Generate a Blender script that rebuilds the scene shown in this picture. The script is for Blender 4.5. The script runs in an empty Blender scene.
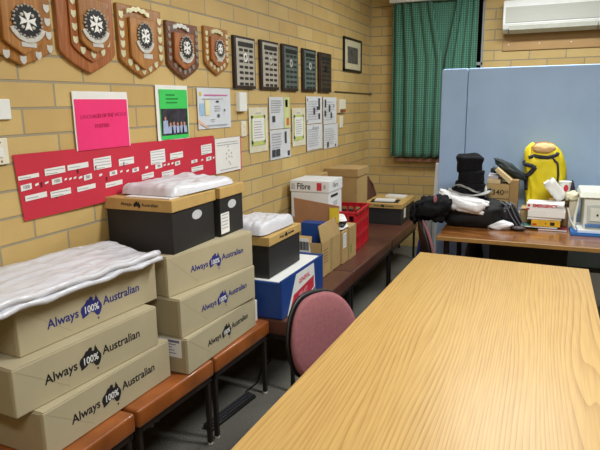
import bpy, bmesh, math, random
from mathutils import Matrix, Vector, Euler, noise
random.seed(7)
sc = bpy.context.scene
COL = sc.collection
PI = math.pi
# ------------------------------------------------------------------ camera
W = -1.87      # left wall x
B = 6.51       # back wall y
CEIL = 3.0
def set_camera():
    yaw, pitch, roll = [math.radians(a) for a in (22.934, 11.902, -0.782)]
    f = Vector((-math.sin(yaw)*math.cos(pitch), math.cos(yaw)*math.cos(pitch), -math.sin(pitch)))
    r = f.cross(Vector((0, 0, 1))).normalized(); u = r.cross(f)
    c, s = math.cos(roll), math.sin(roll)
    R2 = c*r + s*u; U2 = -s*r + c*u
    cam = bpy.data.cameras.new('camera'); o = bpy.data.objects.new('camera', cam); COL.objects.link(o)
    m = Matrix((R2, U2, -f)).transposed().to_4x4(); m.translation = Vector((0, 0, 1.65))
    o.matrix_world = m
    cam.sensor_width = 36; cam.lens = 576.43/600*36; cam.clip_start = .05
    sc.camera = o
set_camera()
# ------------------------------------------------------------------ world, lights, exposure
wd = bpy.data.worlds.new('world'); sc.world = wd; wd.use_nodes = True
wd.node_tree.nodes['Background'].inputs[0].default_value = (.9, .92, 1, 1)
wd.node_tree.nodes['Background'].inputs[1].default_value = .05
sc.view_settings.view_transform = 'Standard'; sc.view_settings.look = 'None'
sc.view_settings.gamma = 1; sc.view_settings.use_curve_mapping = False
sc.view_settings.exposure = 0.45
LAMPS = [(-.1, 5.1, 34), (.15, 2.5, 48), (.15, -.2, 34)]   # x, y, watts of the ceiling fluorescents
for lx, ly, pw in LAMPS:
    l = bpy.data.lights.new('tube_light', 'AREA'); l.shape = 'RECTANGLE'; l.size = 1.2; l.size_y = .3
    l.energy = pw; l.color = (.95, .99, 1.0)
    o = bpy.data.objects.new('tube_light', l); o.location = (lx, ly, CEIL-.085); COL.objects.link(o)

# ------------------------------------------------------------------ materials
def rgb(r, g, b):
    f = lambda c: c/12.92 if c <= .04045 else ((c+.055)/1.055)**2.4
    return (f(r/255), f(g/255), f(b/255), 1)
MATS = {}
def mat(name, col, rough=.6, noise_amt=.06, scale=12, metal=0, bump=0, bscale=60, coat=0, emit=None, alpha=None, spec=None, stretch=(1, 1, 1)):
    if name in MATS: return MATS[name]
    m = bpy.data.materials.new(name); m.use_nodes = True; MATS[name] = m
    nt = m.node_tree; b = nt.nodes['Principled BSDF']
    b.inputs['Roughness'].default_value = rough; b.inputs['Metallic'].default_value = metal
    b.inputs['Coat Weight'].default_value = coat
    if spec is not None: b.inputs['Specular IOR Level'].default_value = spec
    c = rgb(*col)
    tc = nt.nodes.new('ShaderNodeTexCoord'); mp = nt.nodes.new('ShaderNodeMapping')
    mp.inputs['Scale'].default_value = stretch
    nt.links.new(tc.outputs['Object'], mp.inputs[0])
    n = nt.nodes.new('ShaderNodeTexNoise'); n.inputs['Scale'].default_value = scale; n.inputs['Detail'].default_value = 4
    nt.links.new(mp.outputs[0], n.inputs[0])
    rp = nt.nodes.new('ShaderNodeValToRGB')
    rp.color_ramp.elements[0].position = .3; rp.color_ramp.elements[1].position = .7
    k0, k1 = 1-noise_amt*1.6, 1+noise_amt
    rp.color_ramp.elements[0].color = (c[0]*k0, c[1]*k0, c[2]*k0, 1)
    rp.color_ramp.elements[1].color = (min(1, c[0]*k1), min(1, c[1]*k1), min(1, c[2]*k1), 1)
    nt.links.new(n.outputs[0], rp.inputs[0]); nt.links.new(rp.outputs[0], b.inputs['Base Color'])
    if bump:
        n2 = nt.nodes.new('ShaderNodeTexNoise'); n2.inputs['Scale'].default_value = bscale
        nt.links.new(mp.outputs[0], n2.inputs[0])
        bp = nt.nodes.new('ShaderNodeBump'); bp.inputs['Strength'].default_value = bump; bp.inputs['Distance'].default_value = .004
        nt.links.new(n2.outputs[0], bp.inputs['Height']); nt.links.new(bp.outputs[0], b.inputs['Normal'])
    if emit: b.inputs['Emission Color'].default_value = rgb(*col); b.inputs['Emission Strength'].default_value = emit
    return m
def mathn(nt, op, a, b=None):
    n = nt.nodes.new('ShaderNodeMath'); n.operation = op
    for i, v in enumerate((a, b)):
        if v is None: continue
        if isinstance(v, (int, float)): n.inputs[i].default_value = v
        else: nt.links.new(v, n.inputs[i])
    return n.outputs[0]
def brick_mat(name, axis, u0):
    m = bpy.data.materials.new(name); m.use_nodes = True; nt = m.node_tree; b = nt.nodes['Principled BSDF']
    BW, RH = .342, .1029
    tc = nt.nodes.new('ShaderNodeTexCoord'); sp = nt.nodes.new('ShaderNodeSeparateXYZ'); nt.links.new(tc.outputs['Object'], sp.inputs[0])
    u = mathn(nt, 'SUBTRACT', sp.outputs[axis], u0-40*BW); v = mathn(nt, 'SUBTRACT', sp.outputs[2], 1.6457-40*RH)
    cb = nt.nodes.new('ShaderNodeCombineXYZ'); nt.links.new(u, cb.inputs[0]); nt.links.new(v, cb.inputs[1])
    br = nt.nodes.new('ShaderNodeTexBrick'); br.offset = .5
    nt.links.new(cb.outputs[0], br.inputs['Vector'])
    br.inputs['Scale'].default_value = 1; br.inputs['Brick Width'].default_value = BW; br.inputs['Row Height'].default_value = RH
    br.inputs['Mortar Size'].default_value = .0052; br.inputs['Mortar Smooth'].default_value = .25
    br.inputs['Color1'].default_value = rgb(208, 180, 118); br.inputs['Color2'].default_value = rgb(196, 164, 102)
    br.inputs['Mortar'].default_value = rgb(160, 150, 126)
    n = nt.nodes.new('ShaderNodeTexNoise'); n.inputs['Scale'].default_value = 5; n.inputs['Detail'].default_value = 6; nt.links.new(tc.outputs['Object'], n.inputs[0])
    mx = nt.nodes.new('ShaderNodeMix'); mx.data_type = 'RGBA'; mx.blend_type = 'MULTIPLY'; mx.inputs[0].default_value = .45
    rp = nt.nodes.new('ShaderNodeValToRGB'); rp.color_ramp.elements[0].position = .3; rp.color_ramp.elements[0].color = (.8, .76, .68, 1)
    rp.color_ramp.elements[1].position = .68; rp.color_ramp.elements[1].color = (1, 1, 1, 1)
    nt.links.new(n.outputs[0], rp.inputs[0]); nt.links.new(br.outputs[0], mx.inputs[6]); nt.links.new(rp.outputs[0], mx.inputs[7])
    nt.links.new(mx.outputs[2], b.inputs['Base Color']); b.inputs['Roughness'].default_value = .62
    n2 = nt.nodes.new('ShaderNodeTexNoise'); n2.inputs['Scale'].default_value = 90; nt.links.new(tc.outputs['Object'], n2.inputs[0])
    h = mathn(nt, 'ADD', mathn(nt, 'MULTIPLY', br.outputs['Fac'], -1.0), mathn(nt, 'MULTIPLY', n2.outputs[0], .12))
    bp = nt.nodes.new('ShaderNodeBump'); bp.inputs['Distance'].default_value = .006; bp.inputs['Strength'].default_value = .8
    nt.links.new(h, bp.inputs['Height']); nt.links.new(bp.outputs[0], b.inputs['Normal'])
    return m
def wood_mat(name, c1, c2, axis=1, rough=.35, coat=.2, freq=1.0, dist=6, ang=0):
    m = bpy.data.materials.new(name); m.use_nodes = True; nt = m.node_tree; b = nt.nodes['Principled BSDF']
    tc = nt.nodes.new('ShaderNodeTexCoord'); mp = nt.nodes.new('ShaderNodeMapping')
    s = [7*freq, 7*freq, 7*freq]; s[axis] = .55*freq
    mp.inputs['Scale'].default_value = s; mp.inputs['Rotation'].default_value = (0, 0, ang)
    nt.links.new(tc.outputs['Object'], mp.inputs[0])
    n = nt.nodes.new('ShaderNodeTexNoise'); n.inputs['Scale'].default_value = .55; n.inputs['Detail'].default_value = 1.5; n.inputs['Distortion'].default_value = .3
    nt.links.new(mp.outputs[0], n.inputs[0])
    rings = mathn(nt, 'FRACT', mathn(nt, 'MULTIPLY', n.outputs[0], 16*dist/6))
    ring2 = mathn(nt, 'POWER', mathn(nt, 'ABSOLUTE', mathn(nt, 'SUBTRACT', mathn(nt, 'MULTIPLY', rings, 2), 1)), 2.5)
    mp2 = nt.nodes.new('ShaderNodeMapping'); s2 = [60, 60, 60]; s2[axis] = 2.2; mp2.inputs['Scale'].default_value = s2
    nt.links.new(tc.outputs['Object'], mp2.inputs[0])
    n2 = nt.nodes.new('ShaderNodeTexNoise'); n2.inputs['Scale'].default_value = 2; n2.inputs['Detail'].default_value = 3; nt.links.new(mp2.outputs[0], n2.inputs[0])
    f = mathn(nt, 'ADD', mathn(nt, 'MULTIPLY', ring2, .55), mathn(nt, 'MULTIPLY', n2.outputs[0], .45))
    rp = nt.nodes.new('ShaderNodeValToRGB'); rp.color_ramp.elements[0].position = .12; rp.color_ramp.elements[0].color = rgb(*c1)
    rp.color_ramp.elements[1].position = .8; rp.color_ramp.elements[1].color = rgb(*c2)
    nt.links.new(f, rp.inputs[0]); nt.links.new(rp.outputs[0], b.inputs['Base Color'])
    b.inputs['Roughness'].default_value = rough; b.inputs['Coat Weight'].default_value = coat; b.inputs['Coat Roughness'].default_value = .25
    return m
def weave_mat(name, c1, c2, size, rough=.85):
    m = bpy.data.materials.new(name); m.use_nodes = True; nt = m.node_tree; b = nt.nodes['Principled BSDF']
    tc = nt.nodes.new('ShaderNodeTexCoord'); sp = nt.nodes.new('ShaderNodeSeparateXYZ'); nt.links.new(tc.outputs['Object'], sp.inputs[0])
    s = 2*PI/size
    a = mathn(nt, 'SINE', mathn(nt, 'MULTIPLY', mathn(nt, 'ADD', sp.outputs[0], sp.outputs[2]), s))
    c = mathn(nt, 'SINE', mathn(nt, 'MULTIPLY', mathn(nt, 'SUBTRACT', sp.outputs[0], sp.outputs[2]), s))
    f = mathn(nt, 'GREATER_THAN', mathn(nt, 'MULTIPLY', a, c), .45)
    mx = nt.nodes.new('ShaderNodeMix'); mx.data_type = 'RGBA'; nt.links.new(f, mx.inputs[0]); mx.inputs[6].default_value = rgb(*c1); mx.inputs[7].default_value = rgb(*c2)
    nt.links.new(mx.outputs[2], b.inputs['Base Color']); b.inputs['Roughness'].default_value = rough
    b.inputs['Sheen Weight'].default_value = .2
    return m
def carpet_mat():
    m = bpy.data.materials.new('carpet'); m.use_nodes = True; nt = m.node_tree; b = nt.nodes['Principled BSDF']
    tc = nt.nodes.new('ShaderNodeTexCoord')
    n = nt.nodes.new('ShaderNodeTexNoise'); n.inputs['Scale'].default_value = 160; n.inputs['Detail'].default_value = 4; nt.links.new(tc.outputs['Object'], n.inputs[0])
    rp = nt.nodes.new('ShaderNodeValToRGB'); rp.color_ramp.elements[0].position = .38; rp.color_ramp.elements[0].color = rgb(70, 68, 62)
    rp.color_ramp.elements[1].position = .62; rp.color_ramp.elements[1].color = rgb(112, 109, 100)
    nt.links.new(n.outputs[0], rp.inputs[0]); nt.links.new(rp.outputs[0], b.inputs['Base Color']); b.inputs['Roughness'].default_value = .95
    bp = nt.nodes.new('ShaderNodeBump'); bp.inputs['Strength'].default_value = .5; bp.inputs['Distance'].default_value = .005
    nt.links.new(n.outputs[0], bp.inputs['Height']); nt.links.new(bp.outputs[0], b.inputs['Normal'])
    return m
BRICK_L = brick_mat('brick_left', 1, 2.019)
BRICK_B = brick_mat('brick_back', 0, -1.40)
BRICK_R = brick_mat('brick_other', 0, 0)
def oak_mat():
    m = bpy.data.materials.new('light_oak'); m.use_nodes = True; nt = m.node_tree; b = nt.nodes['Principled BSDF']
    tc = nt.nodes.new('ShaderNodeTexCoord'); mp = nt.nodes.new('ShaderNodeMapping'); mp.inputs['Scale'].default_value = (3.0, .28, 1)
    nt.links.new(tc.outputs['Object'], mp.inputs[0])
    n = nt.nodes.new('ShaderNodeTexNoise'); n.inputs['Scale'].default_value = 1; n.inputs['Detail'].default_value = 2.2; n.inputs['Roughness'].default_value = .42
    nt.links.new(mp.outputs[0], n.inputs[0])
    sp = nt.nodes.new('ShaderNodeSeparateXYZ'); nt.links.new(tc.outputs['Object'], sp.inputs[0])
    ph = mathn(nt, 'ADD', mathn(nt, 'MULTIPLY', n.outputs[0], 24), mathn(nt, 'MULTIPLY', sp.outputs[0], 66))
    saw = mathn(nt, 'FRACT', ph)
    line = mathn(nt, 'POWER', saw, 3.0)
    mp2 = nt.nodes.new('ShaderNodeMapping'); mp2.inputs['Scale'].default_value = (150, 4.5, 1); nt.links.new(tc.outputs['Object'], mp2.inputs[0])
    n2 = nt.nodes.new('ShaderNodeTexNoise'); n2.inputs['Scale'].default_value = 1; n2.inputs['Detail'].default_value = 2; nt.links.new(mp2.outputs[0], n2.inputs[0])
    mp3 = nt.nodes.new('ShaderNodeMapping'); mp3.inputs['Scale'].default_value = (14, 1.2, 1); nt.links.new(tc.outputs['Object'], mp3.inputs[0])
    n3 = nt.nodes.new('ShaderNodeTexNoise'); n3.inputs['Scale'].default_value = 1; n3.inputs['Detail'].default_value = 3; nt.links.new(mp3.outputs[0], n3.inputs[0])
    f = mathn(nt, 'ADD', mathn(nt, 'MULTIPLY', mathn(nt, 'MULTIPLY', line, n3.outputs[0]), .85), mathn(nt, 'MULTIPLY', n2.outputs[0], .6))
    rp = nt.nodes.new('ShaderNodeValToRGB'); rp.color_ramp.elements[0].position = .2; rp.color_ramp.elements[0].color = rgb(200, 163, 98)
    rp.color_ramp.elements[1].position = .85; rp.color_ramp.elements[1].color = rgb(160, 120, 62)
    nt.links.new(f, rp.inputs[0]); nt.links.new(rp.outputs[0], b.inputs['Base Color'])
    b.inputs['Roughness'].default_value = .33; b.inputs['Specular IOR Level'].default_value = .4
    return m
OAK = oak_mat()
OAKEDGE = mat('oak_edge', (196, 158, 98), .45, .08, 8, stretch=(8, 1, 8))
FARWOOD = wood_mat('red_brown_wood', (112, 66, 30), (170, 112, 58), 0, .18, .6, 1.4, 5)
FAREDGE = mat('far_edge', (160, 118, 64), .4, .1, 6)
HONEY = wood_mat('honey_wood', (144, 92, 36), (174, 118, 50), 1, .35, .4, 2)
HONEY2 = wood_mat('honey_wood_light', (158, 104, 46), (186, 130, 66), 1, .35, .4, 2)
DARKW = wood_mat('mahogany', (92, 50, 28), (126, 76, 42), 1, .35, .4, 2)
REDW = wood_mat('cherry', (146, 82, 38), (176, 108, 54), 1, .35, .4, 2)
BOARD = mat('kraft', (178, 148, 98), .8, .05, 10)
KRAFT = mat('kraft_lid', (194, 160, 96), .75, .05, 14)
KRAFT2 = mat('kraft_plain', (182, 152, 100), .8, .05, 9)
BEIGE = mat('archive_beige', (184, 172, 140), .75, .035, 6)
BEIGE2 = mat('archive_beige_flap', (166, 152, 120), .75, .035, 6)
BLACKB = mat('black_board', (38, 37, 37), .6, .1, 9)
WHITEP = mat('white_paper', (235, 235, 232), .6, .02, 20)
BAGW = mat('white_plastic', (214, 215, 222), .28, .04, 9, bump=.5, bscale=30, stretch=(1, .5, 1))
ORANGE = mat('orange_vinyl', (152, 84, 36), .32, .2, 7, coat=.3)
BROWNV = mat('brown_vinyl', (88, 52, 40), .42, .12, 6, coat=.15)
LEGM = mat('dark_metal', (44, 36, 32), .45, .1, 20, metal=.3)
FOOT = mat('foot_tip', (190, 185, 175), .5)
BLACK = mat('black_plastic', (20, 20, 21), .45, .1, 15)
BLKF = mat('black_fabric', (18, 18, 22), .9, .2, 20, bump=.4, bscale=30, spec=.2)
PINKF = mat('maroon_fabric', (150, 96, 100), .95, .07, 60, bump=.3, bscale=250, spec=.15)
SILVER = mat('silver', (222, 222, 216), .3, .06, 40, metal=.35)
PALEG = mat('gold_tag', (222, 216, 178), .35, .08, 40, metal=.3)
INK = mat('ink_black', (25, 24, 26), .7, 0)
NAVY = mat('ink_navy', (38, 44, 122), .7, 0)
RED = mat('crate_red', (196, 28, 44), .4, .06, 10)
CURT = weave_mat('green_curtain', (52, 108, 88), (112, 152, 132), .045)
CURT2 = weave_mat('green_curtain_inner', (60, 116, 96), (112, 152, 132), .045)
BLUEF = mat('partition_blue', (172, 200, 236), .95, .045, 3, bump=.25, bscale=300, spec=.1)
BLUEB = mat('carton_blue', (26, 66, 136), .45, .05, 8)
CREAM = mat('cream_plastic', (232, 226, 206), .4, .02)
WHITEPL = mat('white_plastic_body', (236, 238, 236), .4, .02)
PINKP = mat('pink_paper', (244, 48, 120), .42, .03, 6, coat=.3)
REDP = mat('red_card', (198, 38, 62), .7, .04, 5)
GREENP = mat('green_paper', (60, 205, 92), .5, .03)
PLAQUEF = mat('plaque_frame', (44, 28, 26), .4, .1, 20)
TEXTG = mat('faint_print', (172, 174, 182), .7, 0)
YEL = mat('yellow_bag', (232, 212, 24), .6, .08, 7, bump=.4, bscale=14)
YELL = mat('yellow_label', (226, 196, 52), .6, .03)
# ------------------------------------------------------------------ mesh helpers
class MB:
    def __init__(s): s.v = []; s.f = []
    def add(s, vs, fs):
        k = len(s.v); s.v += [tuple(p) for p in vs]; s.f += [tuple(i+k for i in f) for f in fs]; return s
    def box(s, x0, x1, y0, y1, z0, z1):
        return s.add([(x0,y0,z0),(x1,y0,z0),(x1,y1,z0),(x0,y1,z0),(x0,y0,z1),(x1,y0,z1),(x1,y1,z1),(x0,y1,z1)],
                     [(0,3,2,1),(4,5,6,7),(0,1,5,4),(1,2,6,5),(2,3,7,6),(3,0,4,7)])
    def hexa(s, bot, top):
        return s.add(list(bot)+list(top), [(0,3,2,1),(4,5,6,7),(0,1,5,4),(1,2,6,5),(2,3,7,6),(3,0,4,7)])
    def prism(s, poly, z0, z1, f=None):     # poly in local XY, extruded in Z (f maps point)
        n = len(poly); f = f or (lambda p: p)
        vs = [f((x, y, z0)) for x, y in poly]+[f((x, y, z1)) for x, y in poly]
        fs = [tuple(range(n))[::-1], tuple(range(n, 2*n))]+[(i, (i+1) % n, n+(i+1) % n, n+i) for i in range(n)]
        return s.add(vs, fs)
    def tube(s, pts, r, n=8):
        pts = [Vector(p) for p in pts]; rs = r if isinstance(r, (list, tuple)) else [r]*len(pts)
        vs = []; fs = []
        for i, p in enumerate(pts):
            d = (pts[min(i+1, len(pts)-1)]-pts[max(i-1, 0)]).normalized()
            a = d.orthogonal().normalized() if i == 0 else (a-d*a.dot(d)).normalized()
            b = d.cross(a)
            vs += [p+(a*math.cos(2*PI*k/n)+b*math.sin(2*PI*k/n))*rs[i] for k in range(n)]
        for i in range(len(pts)-1):
            fs += [(i*n+k, i*n+(k+1) % n, (i+1)*n+(k+1) % n, (i+1)*n+k) for k in range(n)]
        fs += [tuple(range(n))[::-1], tuple(range((len(pts)-1)*n, len(pts)*n))]
        return s.add(vs, fs)
    def lathe(s, prof, c=(0, 0, 0), n=24, sx=1, sy=1):   # prof (r, z)
        vs = []; fs = []
        for r, z in prof: vs += [(c[0]+sx*r*math.cos(2*PI*k/n), c[1]+sy*r*math.sin(2*PI*k/n), c[2]+z) for k in range(n)]
        for i in range(len(prof)-1): fs += [(i*n+k, i*n+(k+1) % n, (i+1)*n+(k+1) % n, (i+1)*n+k) for k in range(n)]
        fs += [tuple(range(n))[::-1], tuple(range((len(prof)-1)*n, len(prof)*n))]
        return s.add(vs, fs)
    def grid(s, fn, nu, nv):
        vs = [fn(i/nu, j/nv) for j in range(nv+1) for i in range(nu+1)]
        return s.add(vs, [(j*(nu+1)+i, j*(nu+1)+i+1, (j+1)*(nu+1)+i+1, (j+1)*(nu+1)+i) for j in range(nv) for i in range(nu)])
    def build(s, name, m, parent=None, bevel=0, smooth=False, xf=None, thick=0, sub=0, seg=2):
        me = bpy.data.meshes.new(name)
        vs = [tuple(xf @ Vector(p)) for p in s.v] if xf is not None else s.v
        me.from_pydata(vs, [], s.f); me.update()
        bm = bmesh.new(); bm.from_mesh(me); bmesh.ops.recalc_face_normals(bm, faces=bm.faces); bm.to_mesh(me); bm.free()
        me.materials.append(m)
        if smooth: me.polygons.foreach_set('use_smooth', [True]*len(me.polygons))
        o = bpy.data.objects.new(name, me); COL.objects.link(o)
        if parent: o.parent = parent
        if thick: md = o.modifiers.new('s', 'SOLIDIFY'); md.thickness = thick; md.offset = 0
        if bevel: md = o.modifiers.new('b', 'BEVEL'); md.width = bevel; md.segments = seg; md.limit_method = 'ANGLE'; md.angle_limit = .6
        if sub: md = o.modifiers.new('u', 'SUBSURF'); md.levels = sub; md.render_levels = sub
        return o
def boxo(name, m, dims, parent=None, bevel=.002, xf=None): return MB().box(*dims).build(name, m, parent, bevel, xf=xf)
def tag(o, label, cat, group=None):
    o['label'] = label; o['category'] = cat
    if group: o['group'] = group
    return o
def thing(name, label, cat, loc=(0, 0, 0), rot=0, group=None):
    o = bpy.data.objects.new(name, None); COL.objects.link(o); o.location = loc
    o.rotation_euler = rot if isinstance(rot, tuple) else (0, 0, rot)
    o.empty_display_size = .05
    return tag(o, label, cat, group)
def struct(o): o['kind'] = 'structure'; return o
WALLROT = (PI/2, 0, PI/2)     # local x -> world y, local y -> up, local z -> out of the left wall
def text(name, s, size, m, parent, M, align='CENTER', bold=0, sx=1, ext=.0004):
    cu = bpy.data.curves.new(name, 'FONT'); cu.body = s; cu.size = size; cu.align_x = align; cu.align_y = 'CENTER'
    cu.extrude = ext; cu.offset = bold; cu.resolution_u = 3
    t = bpy.data.objects.new('tmp', cu); COL.objects.link(t)
    dg = bpy.context.evaluated_depsgraph_get(); me = bpy.data.meshes.new_from_object(t.evaluated_get(dg))
    bpy.data.objects.remove(t); bpy.data.curves.remove(cu)
    me.transform(M @ Matrix.Diagonal((sx, 1, 1, 1))); me.name = name; me.materials.clear(); me.materials.append(m)
    o = bpy.data.objects.new(name, me); COL.objects.link(o)
    if parent: o.parent = parent
    return o
def T(x, y, z): return Matrix.Translation((x, y, z))
def faceX(x, y, z, tilt=0):   # text plane on a +x face of an upright box
    return T(x, y, z) @ Euler(WALLROT).to_matrix().to_4x4() @ Matrix.Rotation(tilt, 4, 'Z')
def faceY(x, y, z):           # text plane on a -y face
    return T(x, y, z) @ Matrix.Rotation(PI/2, 4, 'X')
AUS = [(0.02,.45),(0,.36),(.03,.26),(.06,.14),(.04,.09),(.1,.06),(.2,.1),(.3,.13),(.4,.2),(.5,.22),(.57,.14),(.62,.19),(.64,.12),(.68,.06),(.72,-.0),(.82,-.04),(.88,0),(.95,.12),(1,.24),(1,.36),(.93,.5),(.87,.58),(.83,.7),(.79,.76),(.76,.86),(.72,.76),(.69,.66),(.62,.64),(.59,.72),(.6,.8),(.5,.84),(.44,.8),(.4,.74),(.33,.76),(.28,.7),(.22,.62),(.14,.57),(.06,.52)]
def australia(name, size, m, parent, M, ext=.0005):
    mb = MB(); mb.prism([((x-.5)*size*1.08, (y-.4)*size) for x, y in AUS], 0, ext)
    mb.prism([((x-.5)*size, (y-.4)*size) for x, y in [(.78,-.12),(.87,-.12),(.85,-.2),(.81,-.21)]], 0, ext)
    return mb.build(name, m, parent, xf=M)

# ================================================================== STRUCTURE
struct(boxo('floor', carpet_mat(), (W-.1, 3.2, -2.2, B+.1, -.1, 0), bevel=0))
struct(boxo('ceiling', mat('ceiling_white', (226, 224, 216), .9), (W-.1, 3.2, -2.2, B+.1, CEIL, CEIL+.1), bevel=0))
struct(boxo('wall_left', BRICK_L, (W-.1, W, -2.2, B+.1, 0, CEIL), bevel=0))
struct(boxo('wall_right', BRICK_L, (3.2, 3.3, -2.2, B+.1, 0, CEIL), bevel=0))
struct(boxo('wall_front', BRICK_B, (W-.1, 3.3, -2.3, -2.2, 0, CEIL), bevel=0))
WX0, WX1, WZ0, WZ1 = -1.54, -.655, 1.04, 2.72
bw = MB(); bw.box(W, WX0, B, B+.12, 0, CEIL); bw.box(WX1, 3.2, B, B+.12, 0, CEIL); bw.box(WX0, WX1, B, B+.12, 0, WZ0); bw.box(WX0, WX1, B, B+.12, WZ1, CEIL)
struct(bw.build('wall_back', BRICK_B))
w1 = bpy.data.objects.new('window_1', None); COL.objects.link(w1); struct(w1)
fr = MB(); t = .022
fr.box(WX0, WX0+t, B+.01, B+.06, WZ0, WZ1); fr.box(WX1-t, WX1, B+.01, B+.06, WZ0, WZ1); fr.box(WX0, WX1, B+.01, B+.06, WZ0, WZ0+t); fr.box(WX0, WX1, B+.01, B+.06, WZ1-t, WZ1)
fr.box((WX0+WX1)/2-.015, (WX0+WX1)/2+.015, B+.01, B+.05, WZ0, WZ1); fr.box(WX0, WX1, B+.01, B+.05, 2.02, 2.05)
fr.build('window_frame', mat('window_frame', (150, 160, 158), .5), w1, .002)
MB().box(WX0, WX1, B+.09, B+.1, WZ0, WZ1).build('window_pane', mat('night_glass', (8, 9, 10), .08, 0), w1)
boxo('window_sill', mat('sill_wood', (150, 104, 80), .5, .1), (WX0-.02, WX1+.02, B-.075, B+.05, WZ0-.045, WZ0-.005), w1, .004)
# pelmet board over the curtains
o = boxo('curtain_pelmet', WHITEPL, (-1.62, -.62, B-.16, B, 2.68, 2.78), None, .003); tag(o, 'white boxed pelmet running above the green curtains on the back wall', 'pelmet')
struct(boxo('trim_1', mat('mortar_trim', (176, 164, 128), .8), (W, W+.012, B-.012, B, 0, CEIL), bevel=0))
# ceiling lamps
for i, (lx, ly, pw) in enumerate(LAMPS):
    t_ = thing('ceiling_light', ['fluorescent ceiling light above the front of the far wall desk', 'fluorescent ceiling light above the long oak table', 'fluorescent ceiling light behind the viewpoint, at the end opposite the curtained wall'][i], 'light', (lx, ly, CEIL), 0, 'ceiling lights above the picture')
    m_ = MB(); m_.box(-.63, .63, -.17, .17, -.03, 0); m_.box(-.63, -.6, -.17, .17, -.08, -.03); m_.box(.6, .63, -.17, .17, -.08, -.03)
    m_.box(-.6, .6, -.17, -.155, -.08, -.03); m_.box(-.6, .6, .155, .17, -.08, -.03)
    m_.build('lamp_housing', WHITEPL, t_)
    MB().box(-.6, .6, -.155, .155, -.07, -.06).build('diffuser', mat('diffuser', (255, 250, 235), .5, 0, emit=3), t_)

# ================================================================== LEFT WALL: honour shields
def shield_poly(w, h, mode, inset=0):
    # from top-left clockwise; straight sides then bottom point
    pts = []
    hw = w/2-inset; top = -inset; sh = -h*mode[0]; bot = -h+inset*1.25
    pts += [(-hw, top), (hw, top)]
    n = 9
    for i in range(n+1):
        a = i/n
        x = hw*(1-a**mode[1]); y = sh+(bot-sh)*(a**mode[2]); pts.append((x, y))
    for i in range(n-1, -1, -1):
        a = i/n; pts.append((-hw*(1-a**mode[1]), sh+(bot-sh)*(a**mode[2])))
    return pts
CROSS = []
for k in range(4):
    a = k*PI/2
    for (r, da) in ((.12, -PI/4+.12), (1, -.42), (.72, 0), (1, .42)):
        CROSS.append((r*math.cos(a+da), r*math.sin(a+da)))
def emblem(parent, cx, cy, z, rx, ry):
    d = MB(); d.lathe([(1, 0), (1, .7), (.96, 1), (.8, 1)], n=32)
    bd = d.build('badge', mat('badge_black', (26, 26, 30), .35), parent, xf=T(cx, cy, z) @ Matrix.Diagonal((rx, ry, .006, 1)), smooth=False)
    # silver wreath: ring of small beads
    w = MB()
    for k in range(26):
        a = 2*PI*k/26; rr = .93+.07*(k % 2)
        w.lathe([(.085, 0), (.07, .5), (.02, .8)], (rr*math.cos(a), rr*math.sin(a), 0), 6)
    w.build('wreath', SILVER, bd, xf=T(cx, cy, z+.004) @ Matrix.Diagonal((rx, ry, .01, 1)))
    m = MB(); m.prism([(x*.64, y*.64) for x, y in CROSS], 0, 1)
    m.build('star_cross', mat('cross_white', (240, 240, 236), .4, 0), bd, xf=T(cx, cy, z+.005) @ Matrix.Rotation(0, 4, 'Z') @ Matrix.Diagonal((rx, ry, .004, 1)))
    for k in range(4):
        b = MB(); a = PI/4+k*PI/2; b.lathe([(.13, 0), (.1, .6), (.02, 1)], (.52*math.cos(a), .52*math.sin(a), 0), 8)
        b.build('cross_charm', SILVER, bd, xf=T(cx, cy, z+.005) @ Matrix.Diagonal((rx, ry, .006, 1)))
    # ribbon scroll under the badge
    s = MB(); n = 12
    for i in range(n):
        a0 = PI*1.12+PI*.76*i/n; a1 = PI*1.12+PI*.76*(i+1)/n
        q = [(r*math.cos(a), r*math.sin(a)) for r, a in ((1.02, a0), (1.02, a1), (1.3, a1), (1.3, a0))]
        s.prism(q, 0, 1)
    s.build('scroll', SILVER, bd, xf=T(cx, cy, z+.001) @ Matrix.Diagonal((rx, ry, .005, 1)))
def tagpoly(s): return [(-.5*s, .5*s), (0, .42*s), (.5*s, .5*s), (.5*s, -.1*s), (.3*s, -.42*s), (0, -.6*s), (-.3*s, -.42*s), (-.5*s, -.1*s)]
def onwall(y, z, d):      # rests a relief of height d where the photograph shows its face
    k = 1-d/1.87; return y*k, 1.65+(z-1.65)*k
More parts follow.
